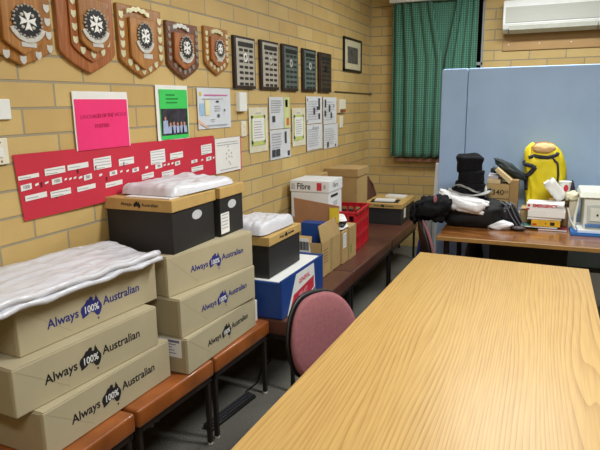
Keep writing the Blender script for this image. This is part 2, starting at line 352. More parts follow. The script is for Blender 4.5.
def shield(label, y, ztop, w, h, mode, wood, wood2, iy, itop, iw, ih, emb, tags, plate, ribbon, tagm, tags_size, mid=None):
    y, ztop = onwall(y, ztop, .009)
    dx = -.03; iy += dx; emb = (emb[0]+dx,)+tuple(emb[1:]); plate = (plate[0]+dx,)+tuple(plate[1:]); ribbon = (ribbon[0]+dx,)+tuple(ribbon[1:])
    t = thing('honour_shield', label, 'shield', (W, y, ztop), WALLROT, 'wooden honour shields')
    MB().prism(shield_poly(w, h, mode), 0, .02).build('backing_board', wood, t, .005)
    zf = .02
    if mid:
        MB().prism([(x+mid[0], yy+mid[1]) for x, yy in shield_poly(mid[2], mid[3], mode)], .02, .03).build('middle_board', wood, t, .004); zf = .03
    MB().prism([(x+iy, yy+itop) for x, yy in shield_poly(iw, ih, mode)], zf, zf+.016).build('raised_panel', wood2, t, .005)
    emblem(t, emb[0], emb[1], zf+.016, emb[2], emb[3])
    for (tx, ty) in tags: MB().prism([(tx+a, ty+b) for a, b in tagpoly(tags_size)], zf, zf+.003).build('name_tag', tagm, t)
    MB().box(plate[0]-plate[2]/2, plate[0]+plate[2]/2, plate[1]-plate[3]/2, plate[1]+plate[3]/2, zf+.016, zf+.0185).build('name_plate', SILVER, t)
    if ribbon:
        rb = MB(); cx, cy, rw = ribbon; n = 14
        for i in range(n):
            f = lambda k: (cx+(k/n-.5)*rw, cy+.35*rw*(.25-(k/n-.5)**2)*1.3+.004*math.sin(k*1.9))
            (xa, ya), (xb, yb) = f(i), f(i+1)
            rb.prism([(xa, ya), (xb, yb), (xb, yb+.02), (xa, ya+.02)], zf, zf+.012)
        rb.build('ribbon', tagm if tagm is PALEG else SILVER, t)
def ring_tags(w, h, top, n_side, yb, bottoms, ins=.022):
    out = []
    for i in range(n_side):
        yy = top-(top-yb)*i/(n_side-1); out += [(-w/2+ins, yy), (w/2-ins, yy)]
    return out+bottoms
M1_ = (.72, 1.05, .95); M2_ = (.70, 1.35, 1.25)
# first (cut by the frame top and left): tip at (1.721, 1.81)
shield('light wooden honour shield furthest left, cut by the picture edge, lighter name tags around badge', 1.70, 2.185, .315, .378, (.83, 1.1, 1.0), HONEY, HONEY2, .028, -.05, .175, .29,
       (.05, -.215, .068, .06), ring_tags(.315, .378, -.05, 6, -.305, [(-.075, -.338), (.0, -.355), (.075, -.335)]), (.05, -.3, .07, .018), (.04, -.105, .1), SILVER, .029)
shield('large reddish honour shield on a second stepped board, second from the left', 2.06, 2.225, .338, .432, (.78, 1.6, 1.0), REDW, HONEY, .05, -.12, .175, .225,
       (.05, -.226, .068, .062), [(s_*.098+.01, -.09-.052*i) for i in range(5) for s_ in (-1, 1)]+[(-.05, -.338), (.012, -.352), (.072, -.338)], (.058, -.312, .065, .016), (.03, -.095, .13), PALEG, .028, mid=(.01, -.05, .235, .335))
shield('honey coloured honour shield with a gold ribbon, third from the left', 2.43, 2.118, .335, .33, (.74, 1.35, .95), HONEY, HONEY2, .03, -.055, .2, .24,
       (.032, -.135, .056, .062), ring_tags(.335, .33, -.05, 5, -.225, [(-.1, -.262), (-.05, -.283), (0, -.298), (.05, -.283), (.1, -.262)]), (.05, -.228, .07, .022), (-.0, -.045, .17), PALEG, .031)
shield('small dark brown honour shield with silver tags, fourth from the left', 2.79, 2.086, .302, .295, (.72, 1.6, 1.05), DARKW, REDW, .02, -.055, .185, .19,
       (.03, -.13, .06, .062), ring_tags(.302, .295, -.04, 5, -.19, [(-.085, -.225), (-.045, -.246), (0, -.258), (.045, -.246), (.085, -.225)]), (.02, -.2, .07, .012), (0, -.045, .15), mat('dull_tag', (150, 142, 128), .4, .1, 40, metal=.4), .025)
shield('small gold-edged honour shield, the rightmost of the shields', 3.147, 2.1, .275, .275, (.73, 1.45, 1.0), HONEY, REDW, .025, -.055, .165, .175,
       (.03, -.122, .05, .052), ring_tags(.275, .275, -.04, 5, -.18, [(-.075, -.212), (-.04, -.228), (0, -.24), (.04, -.228), (.075, -.212)]), (.03, -.188, .06, .014), (.02, -.045, .13), PALEG, .026)

# perpetual plaques
def plaque(label, y0, y1, z0, z1, face, tagm, rows, titlem, hcols=3, sparse=False, ring=SILVER):
    (y0, z0), (y1, z1) = onwall(y0, z0, .013), onwall(y1, z1, .013)
    w, h = y1-y0, z1-z0
    t = thing('award_plaque', label, 'plaque', (W, (y0+y1)/2, z0), WALLROT, 'rectangular award plaques')
    MB().box(-w/2, w/2, 0, h, 0, .022).build('wooden_board', PLAQUEF, t, .004)
    MB().box(-w/2+.022, w/2-.018, .018, h-.016, .022, .026).build('face_plate', face, t, .002)
    MB().box(-w/2+.045, w/2-.04, h-.065, h-.035, .026, .028).build('title_plate', titlem, t)
    cw = (w-.085)/hcols
    for r_ in range(rows):
        yy = h-.085-r_*((h-.115)/(rows-1))
        for c_ in range(hcols):
            if sparse and r_ > 1 and c_ != 1: continue
            xx = -w/2+.047+cw*(c_+.5)
            MB().box(xx-cw*.36, xx+cw*.36, yy-.009, yy+.008, .026, .0275).build('name_tag', tagm, t)
    rg = MB(); n = 20; cx, cy = -.01, h*.6
    for k in range(n):
        a0, a1 = 2*PI*k/n, 2*PI*(k+1)/n
        rg.prism([(cx+r_*math.cos(a), cy+r_*1.15*math.sin(a)) for r_, a in ((.014, a0), (.014, a1), (.026, a1), (.026, a0))], .0275, .031)
    rg.build('round_badge', ring, t)
SV = mat('plaque_silver', (196, 192, 184), .35, .08, 8, metal=.35)
GB = mat('plaque_slate', (92, 106, 104), .35, .08, 8); TG = mat('tag_dark', (34, 32, 34), .35, .1, 30); BZ = mat('plaque_bronze', (70, 56, 44), .4, .1, 12)
plaque('silver-faced award plaque with dark tags, leftmost of the row of five', 3.362, 3.655, 1.752, 2.083, SV, TG, 7, TG, ring=WHITEPL)
plaque('silver-faced award plaque with dark tags, second of the row of five', 3.742, 4.038, 1.752, 2.090, SV, TG, 7, TG)
plaque('slate grey award plaque with dark tags, middle of the row of five', 4.108, 4.41, 1.748, 2.094, GB, TG, 7, TG)
plaque('slate grey award plaque with dark tags, fourth of the row of five', 4.512, 4.808, 1.749, 2.092, GB, TG, 7, TG)
plaque('dark bronze award plaque with few tags, rightmost of the row of five', 4.884, 5.198, 1.747, 2.089, BZ, TG, 7, TG, 2, ring=TG)
# framed photograph
t = thing('picture_frame', 'black framed group photograph in cream mount near the room corner', 'picture', (W, 5.83, 1.96), WALLROT)
m_ = MB(); a, h, q = .29, .324, .02
m_.box(-a, -a+q, 0, h, 0, .022); m_.box(a-q, a, 0, h, 0, .022); m_.box(-a, a, 0, q, 0, .022); m_.box(-a, a, h-q, h, 0, .022)
m_.build('frame', BLACK, t, .002)
MB().box(-a+q, a-q, q, h-q, 0, .012).build('mount', mat('mount_cream', (206, 198, 164), .6), t)
MB().box(-.17, .17, .08, .24, .012, .0135).build('photograph', mat('photo_grey', (92, 90, 84), .5, .5, 26), t)

# ------------------------------------------------------------------ papers on the wall
def sheet(name, label, cat, y0, y1, z0, z1, m, group=None, tilt=0, z=.002, th=.0015):
    (y0, z0), (y1, z1) = onwall(y0, z0, .009), onwall(y1, z1, .009)
    t = thing(name, label, cat, (W+z, (y0+y1)/2, (z0+z1)/2), WALLROT, group)
    w, h = (y1-y0)/2, (z1-z0)/2
    def fn(u, v):
        x, y = -w+2*w*u, -h+2*h*v
        return (x, y, .002+.004*abs(noise.noise(Vector((x*7, y*7, y0*3))))+.004*(abs(2*u-1)**6))
    MB().grid(fn, 10, 8).build('paper_sheet', m, t, thick=th, xf=Matrix.Rotation(tilt, 4, 'Z'))
    return t, w, h
def patch(t, x0, x1, y0, y1, m, name='printed_block', z=.0075): return MB().box(x0, x1, y0, y1, z, z+.0006).build(name, m, t)
def lines(t, x0, x1, y0, y1, n, m=TEXTG, z=.0078, name='text_lines', jag=.3):
    mb = MB(); st = (y1-y0)/n
    for i in range(n):
        mb.box(x0, x1-(x1-x0)*jag*random.random(), y0+i*st+st*.3, y0+i*st+st*.62, z, z+.0006)
    return mb.build(name, m, t)
# pink poster in sleeve
t, w, h = sheet('pink_poster', 'shiny pink poster with dark writing in a white plastic sleeve', 'poster', 1.944, 2.3, 1.46, 1.715, WHITEP)
MB().grid(lambda u, v: (-w+.008+(2*w-.014)*u, -h+(2*h-.034)*v, .0085+.001*math.sin(u*9)), 8, 6).build('pink_sheet', PINKP, t, thick=.0006)
PM = mat('pink_ink', (170, 20, 80), .6, 0)
text('poster_writing', 'LANGUAGES OF THE WORLD', .024, PM, t, T(.01, .02, .0098) @ Matrix.Rotation(.03, 4, 'Z'), sx=.95)
text('poster_writing', 'POSTERS', .024, PM, t, T(-.01, -.025, .0098) @ Matrix.Rotation(.03, 4, 'Z'))
# green poster
t, w, h = sheet('green_poster', 'bright green poster above a photograph of seated people', 'poster', 2.526, 2.818, 1.466, 1.755, WHITEP)
patch(t, -w+.03, w-.005, -h+.005, h-.022, GREENP, 'green_sheet')
ph = patch(t, -w+.035, w-.012, -h+.025, -h+.165, mat('photo_dark', (52, 48, 58), .4, .5, 30), 'photograph', .0085)
fg = MB(); sk = MB()
for i, (px_, hh) in enumerate([(-.075, .105), (-.03, .06), (.0, .065), (.035, .06), (.07, .062), (.1, .06)]):
    fg.prism([(px_-.024, -h+.035), (px_+.024, -h+.035), (px_+.02, -h+.03+hh*.7), (px_-.02, -h+.03+hh*.7)], .0092, .0097)
    sk.prism([(px_+.009*math.cos(k), -h+.03+hh*.7+.01+.011*math.sin(k)) for k in [j*PI/4 for j in range(8)]], .0092, .0098)
fg.build('pale_shirts', mat('pale_blue', (170, 182, 215), .5, .1, 60), ph); sk.build('faces', mat('skin', (190, 140, 115), .6), ph)
lines(t, -.06, .06, h-.1, h-.04, 3, mat('green_ink', (20, 120, 50), .6, 0), .0085, jag=.5)
# drawing poster
t, w, h = sheet('drawing_poster', 'white poster with coloured line drawings and pink title lettering', 'poster', 2.918, 3.3, 1.508, 1.748, mat('pale_poster', (214, 220, 228), .5, .03, 8))
patch(t, -w+.02, -w+.045, h-.045, h-.025, YELL, 'yellow_mark'); lines(t, -.11, .16, h-.05, h-.03, 1, mat('pink_title', (214, 110, 170), .6, 0), jag=0)
patch(t, -w+.02, -w+.07, -.04, .03, mat('pale_cyan', (160, 196, 226), .6), 'blue_drawing'); patch(t, -.11, -.06, -.04, .05, mat('pale_cream', (228, 222, 180), .6), 'cream_drawing')
patch(t, .02, .05, .035, .045, INK, 'dark_drawing'); patch(t, .03, .055, -.055, -.035, mat('grey_ink', (90, 95, 105), .6), 'grey_drawing'); patch(t, .11, .125, -.02, -.005, mat('grey_ink', (90, 95, 105), .6), 'grey_drawing')
lines(t, -.14, .15, .052, .062, 1); lines(t, 0, .07, -.02, .02, 3); lines(t, -.12, .15, -h+.01, -h+.03, 1); lines(t, -.05, .0, -.08, -.06, 2)
MB().prism([(-w, -h+.06), (-w, -h+.04), (-w+.09, -h+.005), (-w+.12, -h+.005)], .0075, .0082).build('orange_streak', mat('pale_orange', (232, 190, 160), .6), t)

# red banner: quad tilted, slightly bowed off the wall
bn = thing('red_banner', 'long red card timeline banner dotted with white caption slips', 'banner', (W, 1.606, 1.473), WALLROT)
BT = lambda u: (-.007*u)                      # top edge
BBt = lambda u: -.262+.018*u+.0*u
def bpt(u, v, z=0):   # u along 0..1, v down 0..1
    x = u*1.465+.02*v; top = 0+(-.007)*u; bot = -.262+.02*u-.012*math.sin(u*PI)*0
    return (x, top+(bot-top)*v, .006+.012*math.sin(u*PI)*v*v+z)
MB().grid(lambda u, v: bpt(u, v), 40, 8).build('red_card', REDP, bn, thick=.002)
def slip(px, py, wpx, hpx, txt=None, fill='lines', i=0):
    # px,py: where it sits on the banner as fractions (u, v)
    u, v = px, py; x, y, z = bpt(u, v, .0025)
    s = MB(); s.prism([(x-wpx/2, y-hpx/2), (x+wpx/2, y-hpx/2+.004), (x+wpx/2, y+hpx/2+.004), (x-wpx/2, y+hpx/2)], z, z+.001)
    o = s.build('caption_slip', WHITEP, bn)
    if txt: text('slip_number', txt, hpx*.85, mat('number_ink', (90, 90, 95), .6, 0), o, T(x, y+.002, z+.0013), sx=.85)
    elif fill == 'lines':
        n = max(1, int(hpx/.012)); mb = MB()
        for k in range(n):
            yy = y-hpx/2+(k+.5)*hpx/n; mb.box(x-wpx*.44, x+wpx*(.44 if k else .1), yy-.0018, yy+.0018, z+.001, z+.0015)
        mb.build('text_lines', TEXTG, o)
SLIPS = []
SLIPS.append((0.037, 0.353, 0.1010, 0.0158, ''))
SLIPS.append((0.023, 0.504, 0.0523, 0.0234, '1000'))
SLIPS.append((0.059, 0.49, 0.0174, 0.0100, '-'))
SLIPS.append((0.093, 0.488, 0.0181, 0.0081, '-'))
SLIPS.append((0.05, 0.668, 0.1089, 0.0216, ''))
SLIPS.append((0.13, 0.32, 0.1096, 0.0278, ''))
SLIPS.append((0.13, 0.488, 0.0538, 0.0228, '1000'))
SLIPS.append((0.137, 0.685, 0.1120, 0.0255, ''))
SLIPS.append((0.219, 0.3, 0.1236, 0.0233, ''))
SLIPS.append((0.163, 0.484, 0.0134, 0.0076, '-'))
SLIPS.append((0.181, 0.489, 0.0142, 0.0085, '-'))
SLIPS.append((0.199, 0.485, 0.0145, 0.0086, '-'))
SLIPS.append((0.221, 0.495, 0.0208, 0.0100, '-'))
SLIPS.append((0.238, 0.685, 0.1125, 0.0209, ''))
SLIPS.append((0.251, 0.51, 0.0490, 0.0243, '000'))
SLIPS.append((0.323, 0.304, 0.1146, 0.0522, ''))
SLIPS.append((0.306, 0.512, 0.0194, 0.0109, '-'))
SLIPS.append((0.359, 0.713, 0.1170, 0.0222, ''))
SLIPS.append((0.364, 0.517, 0.0515, 0.0211, '000'))
SLIPS.append((0.402, 0.513, 0.0171, 0.0095, '-'))
SLIPS.append((0.433, 0.521, 0.0169, 0.0097, '-'))
SLIPS.append((0.435, 0.336, 0.1098, 0.0325, ''))
SLIPS.append((0.474, 0.529, 0.0496, 0.0197, '000'))
SLIPS.append((0.534, 0.523, 0.0202, 0.0127, '-'))
SLIPS.append((0.606, 0.338, 0.1240, 0.0702, ''))
SLIPS.append((0.603, 0.537, 0.0584, 0.0235, '000'))
SLIPS.append((0.638, 0.537, 0.0203, 0.0080, '-'))
SLIPS.append((0.662, 0.536, 0.0181, 0.0107, '-'))
SLIPS.append((0.687, 0.529, 0.0184, 0.0108, '-'))
SLIPS.append((0.719, 0.549, 0.0474, 0.0219, '000'))
SLIPS.append((0.72, 0.372, 0.1209, 0.0332, ''))
SLIPS.append((0.65, 0.729, 0.1078, 0.0289, ''))
SLIPS.append((0.533, 0.695, 0.0972, 0.0275, ''))
SLIPS.append((0.834, 0.575, 0.0625, 0.0173, '000'))
SLIPS.append((0.892, 0.578, 0.0196, 0.0100, '-'))
SLIPS.append((0.943, 0.577, 0.0567, 0.0228, '000'))
SLIPS.append((0.981, 0.576, 0.0175, 0.0122, '-'))
SLIPS.append((0.932, 0.331, 0.1174, 0.0561, ''))
SLIPS.append((0.849, 0.763, 0.1218, 0.0275, ''))
for (u, v, wd_, hh, tx) in SLIPS:
    if tx == '-': slip(u, v, wd_, hh*.9, None, '')
    elif tx: slip(u, v, wd_, hh, tx)
    else: slip(u, v, wd_, hh)
# arrows between captions
for (u, v) in ((.075, .5), (.12, .72), (.215, .38), (.255, .66), (.29, .37), (.33, .6), (.42, .38)):
    x, y, z = bpt(u, v, .0025); ar = MB(); ar.prism([(x-.003, y-.009), (x+.003, y-.009), (x+.005, y+.009), (x, y+.012), (x-.005, y+.008)], z, z+.001); ar.build('arrow_mark', mat('arrow_ink', (90, 20, 40), .6, 0), bn)

# notice beside the banner, on pink backing
t, w, h = sheet('white_notice', 'white notice with a pink right border, beside the end of the red banner', 'notice', 3.092, 3.425, 1.222, 1.443, mat('pink_back', (214, 70, 110), .6))
patch(t, -w, w-.014, -h+.004, h, WHITEP, 'white_page', .0075)
lines(t, -w+.02, w-.035, h-.05, h-.02, 2, z=.0088, jag=.1); lines(t, -w+.05, w-.05, -h+.015, -h+.03, 1, z=.0088, jag=0)
for (a, b) in ((0, .03), (-.03, .01), (.03, .01), (0, -.01), (-.035, -.02), (.035, -.015), (0, -.045), (-.01, .055), (.012, -.06)): MB().prism([(a+.009*math.cos(k), b+.007*math.sin(k)) for k in (0, 1.6, 3.1, 4.7)], .0088, .0095).build('line_drawing', TEXTG, t)
# certificates
GRN = mat('cert_green', (192, 206, 118), .6, .1, 60); CRM = mat('cert_cream', (224, 220, 196), .6)
def cert(label, y0, y1, z0, z1):
    t, w, h = sheet('certificate', label, 'certificate', y0, y1, z0, z1, CRM, 'green bordered certificates')
    mb = MB(); a, b, c_, q = w-.035, h-.035, -h+.06, .022
    mb.box(-a, a, h-.055-q, h-.055, .0075, .008); mb.box(-a, a, c_-.012, c_+q, .0075, .008); mb.box(-a, -a+q, c_, h-.055, .0075, .008); mb.box(a-q, a, c_, h-.055, .0075, .008)
    mb.build('green_border', GRN, t)
    patch(t, -a+q*.8, a-q*.8, c_+q*.8, h-.055-q*.8, WHITEP, 'white_panel', .0079)
    lines(t, -a+q*1.6, a-q*1.6, c_+q*1.5, h-.055-q*1.5, 7, z=.0092); lines(t, -.04, .04, h-.045, h-.03, 1, z=.0079)
cert('green bordered certificate below the first award plaque, the larger one', 3.55, 3.836, 1.316, 1.627)
cert('green bordered certificate between the pinned pages, the smaller one', 4.288, 4.562, 1.308, 1.615)
PW = mat('page_white', (214, 218, 222), .6, .02); BLO = mat('block_dark', (64, 66, 76), .6, .15, 60)
t, w, h = sheet('notice_page', 'pinned page with a green and orange right-hand strip, above another page', 'page', 3.872, 4.243, 1.464, 1.7, PW)
patch(t, w-.11, w, -h, h, mat('pale_green_strip', (206, 214, 150), .6)); patch(t, w-.085, w-.04, h-.075, h-.02, BLO); patch(t, w-.07, w-.02, -h+.02, -h+.075, mat('orange_block', (206, 110, 60), .6), z=.0083)
patch(t, -w+.05, -w+.1, -.065, -.02, BLO); lines(t, -w+.03, .04, .0, .1, 6)
t, w, h = sheet('notice_page', 'pinned page with three dark square pictures, below the green striped page', 'page', 3.875, 4.243, 1.237, 1.458, PW)
patch(t, .08, .115, 0, .09, BLO); patch(t, -w+.03, -w+.09, -h+.02, -h+.075, BLO); patch(t, -.08, -.01, -h+.02, -h+.075, BLO); patch(t, w-.05, w-.01, -h+.01, -h+.05, BLO); lines(t, -w+.03, .04, -.03, .09, 6)
sh = [('pinned page with tall dark block at right edge, top left of the four', 4.592, 4.96, 1.478, 1.708, [(.1, .14, .0, .1), (.06, .1, .0, .03), (.1, .14, -.08, -.03), (-.02, .02, -.04, .02), (-w+.02, -w+.035, .08, .095), (-w+.02, -w+.035, -.1, -.085)]),
      ('pinned page with scattered dark pictures, top right of the four', 4.997, 5.355, 1.46, 1.703, [(-.14, -.1, .03, .1), (-.03, .01, -.01, .05), (-.15, -.1, -.05, 0), (.02, .055, -.07, -.02), (.1, .115, .03, .05)]),
      ('pinned page of faint grey lines, bottom left of the four', 4.597, 4.967, 1.25, 1.47, [(-.03, -.02, .09, .1), (-.05, .1, .07, .085)]),
      ('pinned page with dark block near its foot, bottom right of the four', 5.005, 5.395, 1.234, 1.455, [(-.1, -.06, -.1, -.05), (.12, .15, -.1, -.08)])]
for i, (lb, y0, y1, z0, z1, bl) in enumerate(sh):
    t, w, h = sheet('notice_page', lb, 'page', y0, y1, z0, z1, PW, 'four pinned pages by the switches')
    for b in bl: patch(t, *b, BLO if i != 2 else TEXTG)
    lines(t, -w+.03, w-.04, -h+.03, h-.03, 8, mat('fainter', (188, 190, 196), .7, 0), .0073)
# electrical boxes
def plate(name, label, cat, y0, y1, z0, z1, d, m, extra=None):
    (y0, z0), (y1, z1) = onwall(y0, z0, d), onwall(y1, z1, d)
    t = thing(name, label, cat, (W, (y0+y1)/2, (z0+z1)/2), WALLROT)
    w, h = (y1-y0)/2, (z1-z0)/2
    MB().box(-w, w, -h, h, 0, d).build('cover', m, t, .003)
    if extra: extra(t, w, h, d)
plate('blank_plate', 'white blank wall plate at the left edge of the picture', 'wall plate', 1.525, 1.628, 1.606, 1.681, .012, WHITEPL)
def sw(t, w, h, d):
    MB().box(-.012, .018, -.02, .012, d, d+.006).build('rocker', WHITEPL, t, .001)
    for q in (h-.015, -h+.012): MB().lathe([(.004, 0), (.004, .002)], (.01, q, d), 8).build('screw', mat('brass', (150, 120, 60), .4, metal=.6), t)
plate('light_switch', 'cream light switch left of the red banner', 'switch', 1.505, 1.596, 1.44, 1.538, .012, CREAM, sw)
plate('wall_box', 'tall white plastic box below the first award plaque', 'wall box', 3.43, 3.532, 1.604, 1.728, .03, WHITEPL)
plate('wall_switch', 'cream switch plate under the tall white plastic box', 'switch', 3.447, 3.512, 1.437, 1.54, .012, CREAM, lambda t, w, h, d: [MB().box(-.01, .01, q-.012, q+.012, d, d+.004).build('rocker', CREAM, t, .001) for q in (.02, -.02)])
plate('thermostat', 'white thermostat with a brown lower strip near the room corner', 'thermostat', 5.46, 5.645, 1.555, 1.685, .025, CREAM, lambda t, w, h, d: MB().box(-w+.01, w-.01, -h+.004, -h+.035, d, d+.002).build('brown_strip', mat('brown_strip', (140, 80, 40), .5), t))
plate('wall_switch', 'narrow cream switch under the thermostat', 'switch', 5.47, 5.56, 1.41, 1.523, .012, CREAM)
c_ = MB(); c_.tube([(W+.008, 5.3, 1.757), (W+.008, 6.49, 1.745)], .006, 6); c_.lathe([(.014, -.012), (.014, .012)], (W+.014, 6.49, 1.745), 8)
tag(c_.build('cable_conduit', mat('conduit', (84, 76, 60), .5)), 'thin dark cable run along the left wall into the corner', 'cable')

# ------------------------------------------------------------------ BACK WALL: curtains, air conditioner
def curtain(mb, fn_l, fn_r, z0, z1, y, amp, waves, ph=0):
    def f(u, v):
        z = z1+(z0-z1)*v; xl, xr = fn_l(z), fn_r(z)
        a = amp*(.55+.45*v)*(.75+.25*math.sin(u*7+ph))
        return (xl+(xr-xl)*u+.008*math.sin(u*waves*2*PI+1), y+a*math.sin(u*waves*2*PI+ph+.5*math.sin(v*3+u*5)), z+.006*math.sin(u*40))
    mb.grid(f, int(waves*14), 24); return mb
YC = B-.1
ct = MB(); curtain(ct, lambda z: -1.6, lambda z: -1.18+.12*max(0, min(1, (2.64-z)/.55)), 1.05 , 2.68, YC, .042, 5)
tag(ct.build('curtain', CURT, None, smooth=True, thick=.003), 'green patterned curtain hanging on the left side of the window', 'curtain', 'green curtains')
ct = MB(); curtain(ct, lambda z: -.94-.11*max(0, min(1, (2.64-z)/.6)), lambda z: -.715, 1.05 , 2.68, YC-.005, .04, 4, 1.3)
tag(ct.build('curtain', CURT, None, smooth=True, thick=.003), 'green patterned curtain gathered on the right side of the window, partly behind the blue screen', 'curtain', 'green curtains')
ct = MB(); curtain(ct, lambda z: -1.28, lambda z: -.86, 1.07 , 2.68, YC+.04, .008, 1.5, 2)
tag(ct.build('curtain', CURT2, None, smooth=True, thick=.003), 'smooth middle fall of green curtain seen in the V between the two gathered ones', 'curtain', 'green curtains')
# air conditioner
ac = thing('air_conditioner', 'white split air conditioner mounted high on the back wall', 'air conditioner', (-.46, B-.0185, 2.31))
pf = [(0, .0), (-.13, .0), (-.185, .03), (-.205, .075), (-.205, .24), (-.19, .3), (-.03, .31), (0, .31)]
fx = lambda p: (p[2], p[0], p[1])
MB().prism(pf, 0, 1.5, fx).build('casing', WHITEPL, ac, .006)
MB().prism([(-.205, .085), (-.212, .09), (-.212, .23), (-.205, .235)], .025, 1.475, fx).build('intake_grille', mat('grille_grey', (196, 198, 190), .5, .05, 4, stretch=(2, 2, 200), bump=.5), ac)
MB().prism([(-.135, -.004), (-.188, .026), (-.2, .06), (-.207, .058), (-.195, .02), (-.138, -.01)], .06, 1.44, fx).build('air_flap', mat('flap', (206, 208, 196), .4), ac)
MB().box(.055, .06, -.2, -.12, -.006, .03).build('flap_gap', TG, ac); MB().box(.845, .85, -.204, -.14, -.008, .045).build('flap_gap', TG, ac)
bb = thing('mounting_board', 'plywood backing board under the air conditioner', 'board', (-.465, B, 2.15))
MB().box(0, 1.55, -.018, 0, 0, .26).build('board', mat('ply', (184, 146, 94), .6, .05, 5), bb, .002)
for xx in (.06, .35, .64, .91, 1.2): MB().lathe([(.006, 0), (.006, .003)], n=8).build('screw', SILVER, bb, xf=T(xx, -.018, .06) @ Matrix.Rotation(PI/2, 4, 'X'))

# ------------------------------------------------------------------ office screen
pt = thing('office_screen', 'pale blue fabric office screen standing behind the cluttered far desk', 'screen', (-.82, 5.0, 0))
def rpanel(x0, x1, r, name, z0=.33, z1=1.912, y0=0, y1=.05):
    pts = [(x0, z0)]+[(x0+r-r*math.cos(a), z1-r+r*math.sin(a)) for a in [k*PI/12 for k in range(7)]]+[(x1, z1), (x1, z0)]
    MB().prism(pts, y0, y1, lambda p: (p[0], p[2], p[1])).build(name, BLUEF, pt, .008, seg=3)
rpanel(0, .208, .02, 'end_panel'); rpanel(.212, 2.3, .012, 'main_panel', y0=-.004)
MB().box(0, 2.3, .002, .045, .29, .328).build('bottom_rail', mat('rail', (60, 66, 76), .4), pt)
for xx in (.05, 1.15, 2.25): MB().box(xx-.02, xx+.02, .01, .04, .03, .29).build('post', LEGM, pt); MB().box(xx-.025, xx+.025, -.2, .25, 0, .03).build('foot', LEGM, pt, .004)
# white board leaning behind the screen and grey cabinet side
o = MB().hexa([(-.925, 5.22, 0), (-.80, 5.22, 0), (-.80, 5.25, 0), (-.925, 5.25, 0)], [(-.897, 5.3, 1.105), (-.80, 5.3, 1.105), (-.80, 5.33, 1.105), (-.897, 5.33, 1.105)]).build('white_board', mat('white_lam', (222, 224, 226), .4), None, .002)
tag(o, 'white laminated board standing on edge beside the blue screen', 'board')
cb = thing('side_cabinet', 'low pale grey cabinet seen between the brown bench and the office chair', 'cabinet', (-.975, 5.02, 0))
MB().box(0, .11, 0, .16, 0, .70).build('body', mat('cab_grey', (156, 160, 158), .5), cb, .004)
MB().box(.006, .104, -.008, -.0005, .02, .68).build('door', mat('cab_grey2', (164, 168, 166), .5), cb, .002)

# ------------------------------------------------------------------ tables
tb = thing('oak_table', 'long light oak veneer table filling the foreground', 'table', (0, 0, 0))
Q = [(-.755, .70), (.262, .70), (.277, 3.486), (-.679, 3.549)]
MB().hexa([(x, y, .690) for x, y in Q], [(x, y, .7195) for x, y in Q]).build('table_edge', OAKEDGE, tb, .003)
MB().hexa([(x*.997, y*.9995+.001, .7195) for x, y in Q], [(x*.997, y*.9995+.001, .7203) for x, y in Q]).build('table_top', OAK, tb)
MB().box(-.62, .18, .85, .88, .6, .69).build('apron', LEGM, tb); MB().box(-.6, .2, 3.34, 3.37, .6, .69).build('apron', LEGM, tb)
for x, y in ((-.66, .85), (.2, .85), (-.62, 3.35), (.21, 3.35)): MB().box(x-.02, x+.02, y-.02, y+.02, 0, .69).build('leg', LEGM, tb, .003)
fd = thing('far_desk', 'glossy red brown wooden desk covered in clutter before the blue screen', 'desk', (0, 0, 0))
Q2 = [(-.66, 4.03), (1.35, 4.0), (1.35, 4.9), (-.66, 4.9)]
MB().hexa([(x, y, .69) for x, y in Q2], [(x, y, .7192) for x, y in Q2]).build('desk_edge', FAREDGE, fd, .003)
MB().hexa([(x, y, .7192) for x, y in [(-.655, 4.045), (1.345, 4.015), (1.345, 4.895), (-.655, 4.895)]], [(x, y, .7202) for x, y in [(-.655, 4.045), (1.345, 4.015), (1.345, 4.895), (-.655, 4.895)]]).build('desk_top', FARWOOD, fd)
for x, y in ((-.6, 4.84), (1.28, 4.1), (1.28, 4.82), (-.6, 4.12)): MB().box(x-.018, x+.018, y-.018, y+.018, 0, .69).build('leg', LEGM, fd, .003)

# ------------------------------------------------------------------ stools / benches
def bench(name, label, y0, y1, xf0, xf1, depth, m, thick, legm, group, top=.45, cat='bench'):
    # front edge from (xf0,y0) to (xf1,y1)
    t = thing(name, label, cat, (xf0, y0, 0), math.atan2(-(xf1-xf0), y1-y0), group)
    L = math.hypot(xf1-xf0, y1-y0)-.004
    mb = MB(); nu, nv = 16, 10
    def f(u, v):
        e = .012*(1-(abs(2*u-1))**6)*(1-abs(2*v-1)**6)
        return (-depth*v, L*u, top-.012+e)
    # cushion: rounded box through bevel plus slight crown
    mb.box(-depth, 0, 0, L, top-thick, top-.002)
    mb.build('seat', m, t, .014, True, seg=4)
    fr = MB(); z = top-thick
    fr.box(-.035, -.012, .02, L-.02, z-.028, z-.002); fr.box(-depth+.012, -depth+.035, .02, L-.02, z-.028, z-.002)
    fr.box(-depth+.012, -.012, .012, .034, z-.028, z-.002); fr.box(-depth+.012, -.012, L-.034, L-.012, z-.028, z-.002)
    fr.build('frame', LEGM, t)
    for (x, y) in ((-.028, .024), (-.028, L-.024), (-depth+.028, .024), (-depth+.028, L-.024)):
        lg = MB().box(x-.011, x+.011, y-.011, y+.011, .012, z-.002).build('leg', legm, t, .003)
        MB().lathe([(.012, 0), (.014, .006), (.012, .014)], (x, y, 0), 10).build('foot_cap', FOOT, lg)
    return t
G1 = 'orange vinyl stools under the box stacks'
bench('vinyl_stool', 'orange vinyl stool nearest the camera, under the left stack of boxes', 1.135, 1.68, -1.452, -1.435, .40, ORANGE, .085, LEGM, G1, cat='stool')
bench('vinyl_stool', 'orange vinyl stool in the middle, between the two stacks of boxes', 1.69, 2.222, -1.432, -1.398, .43, ORANGE, .085, LEGM, G1, cat='stool')
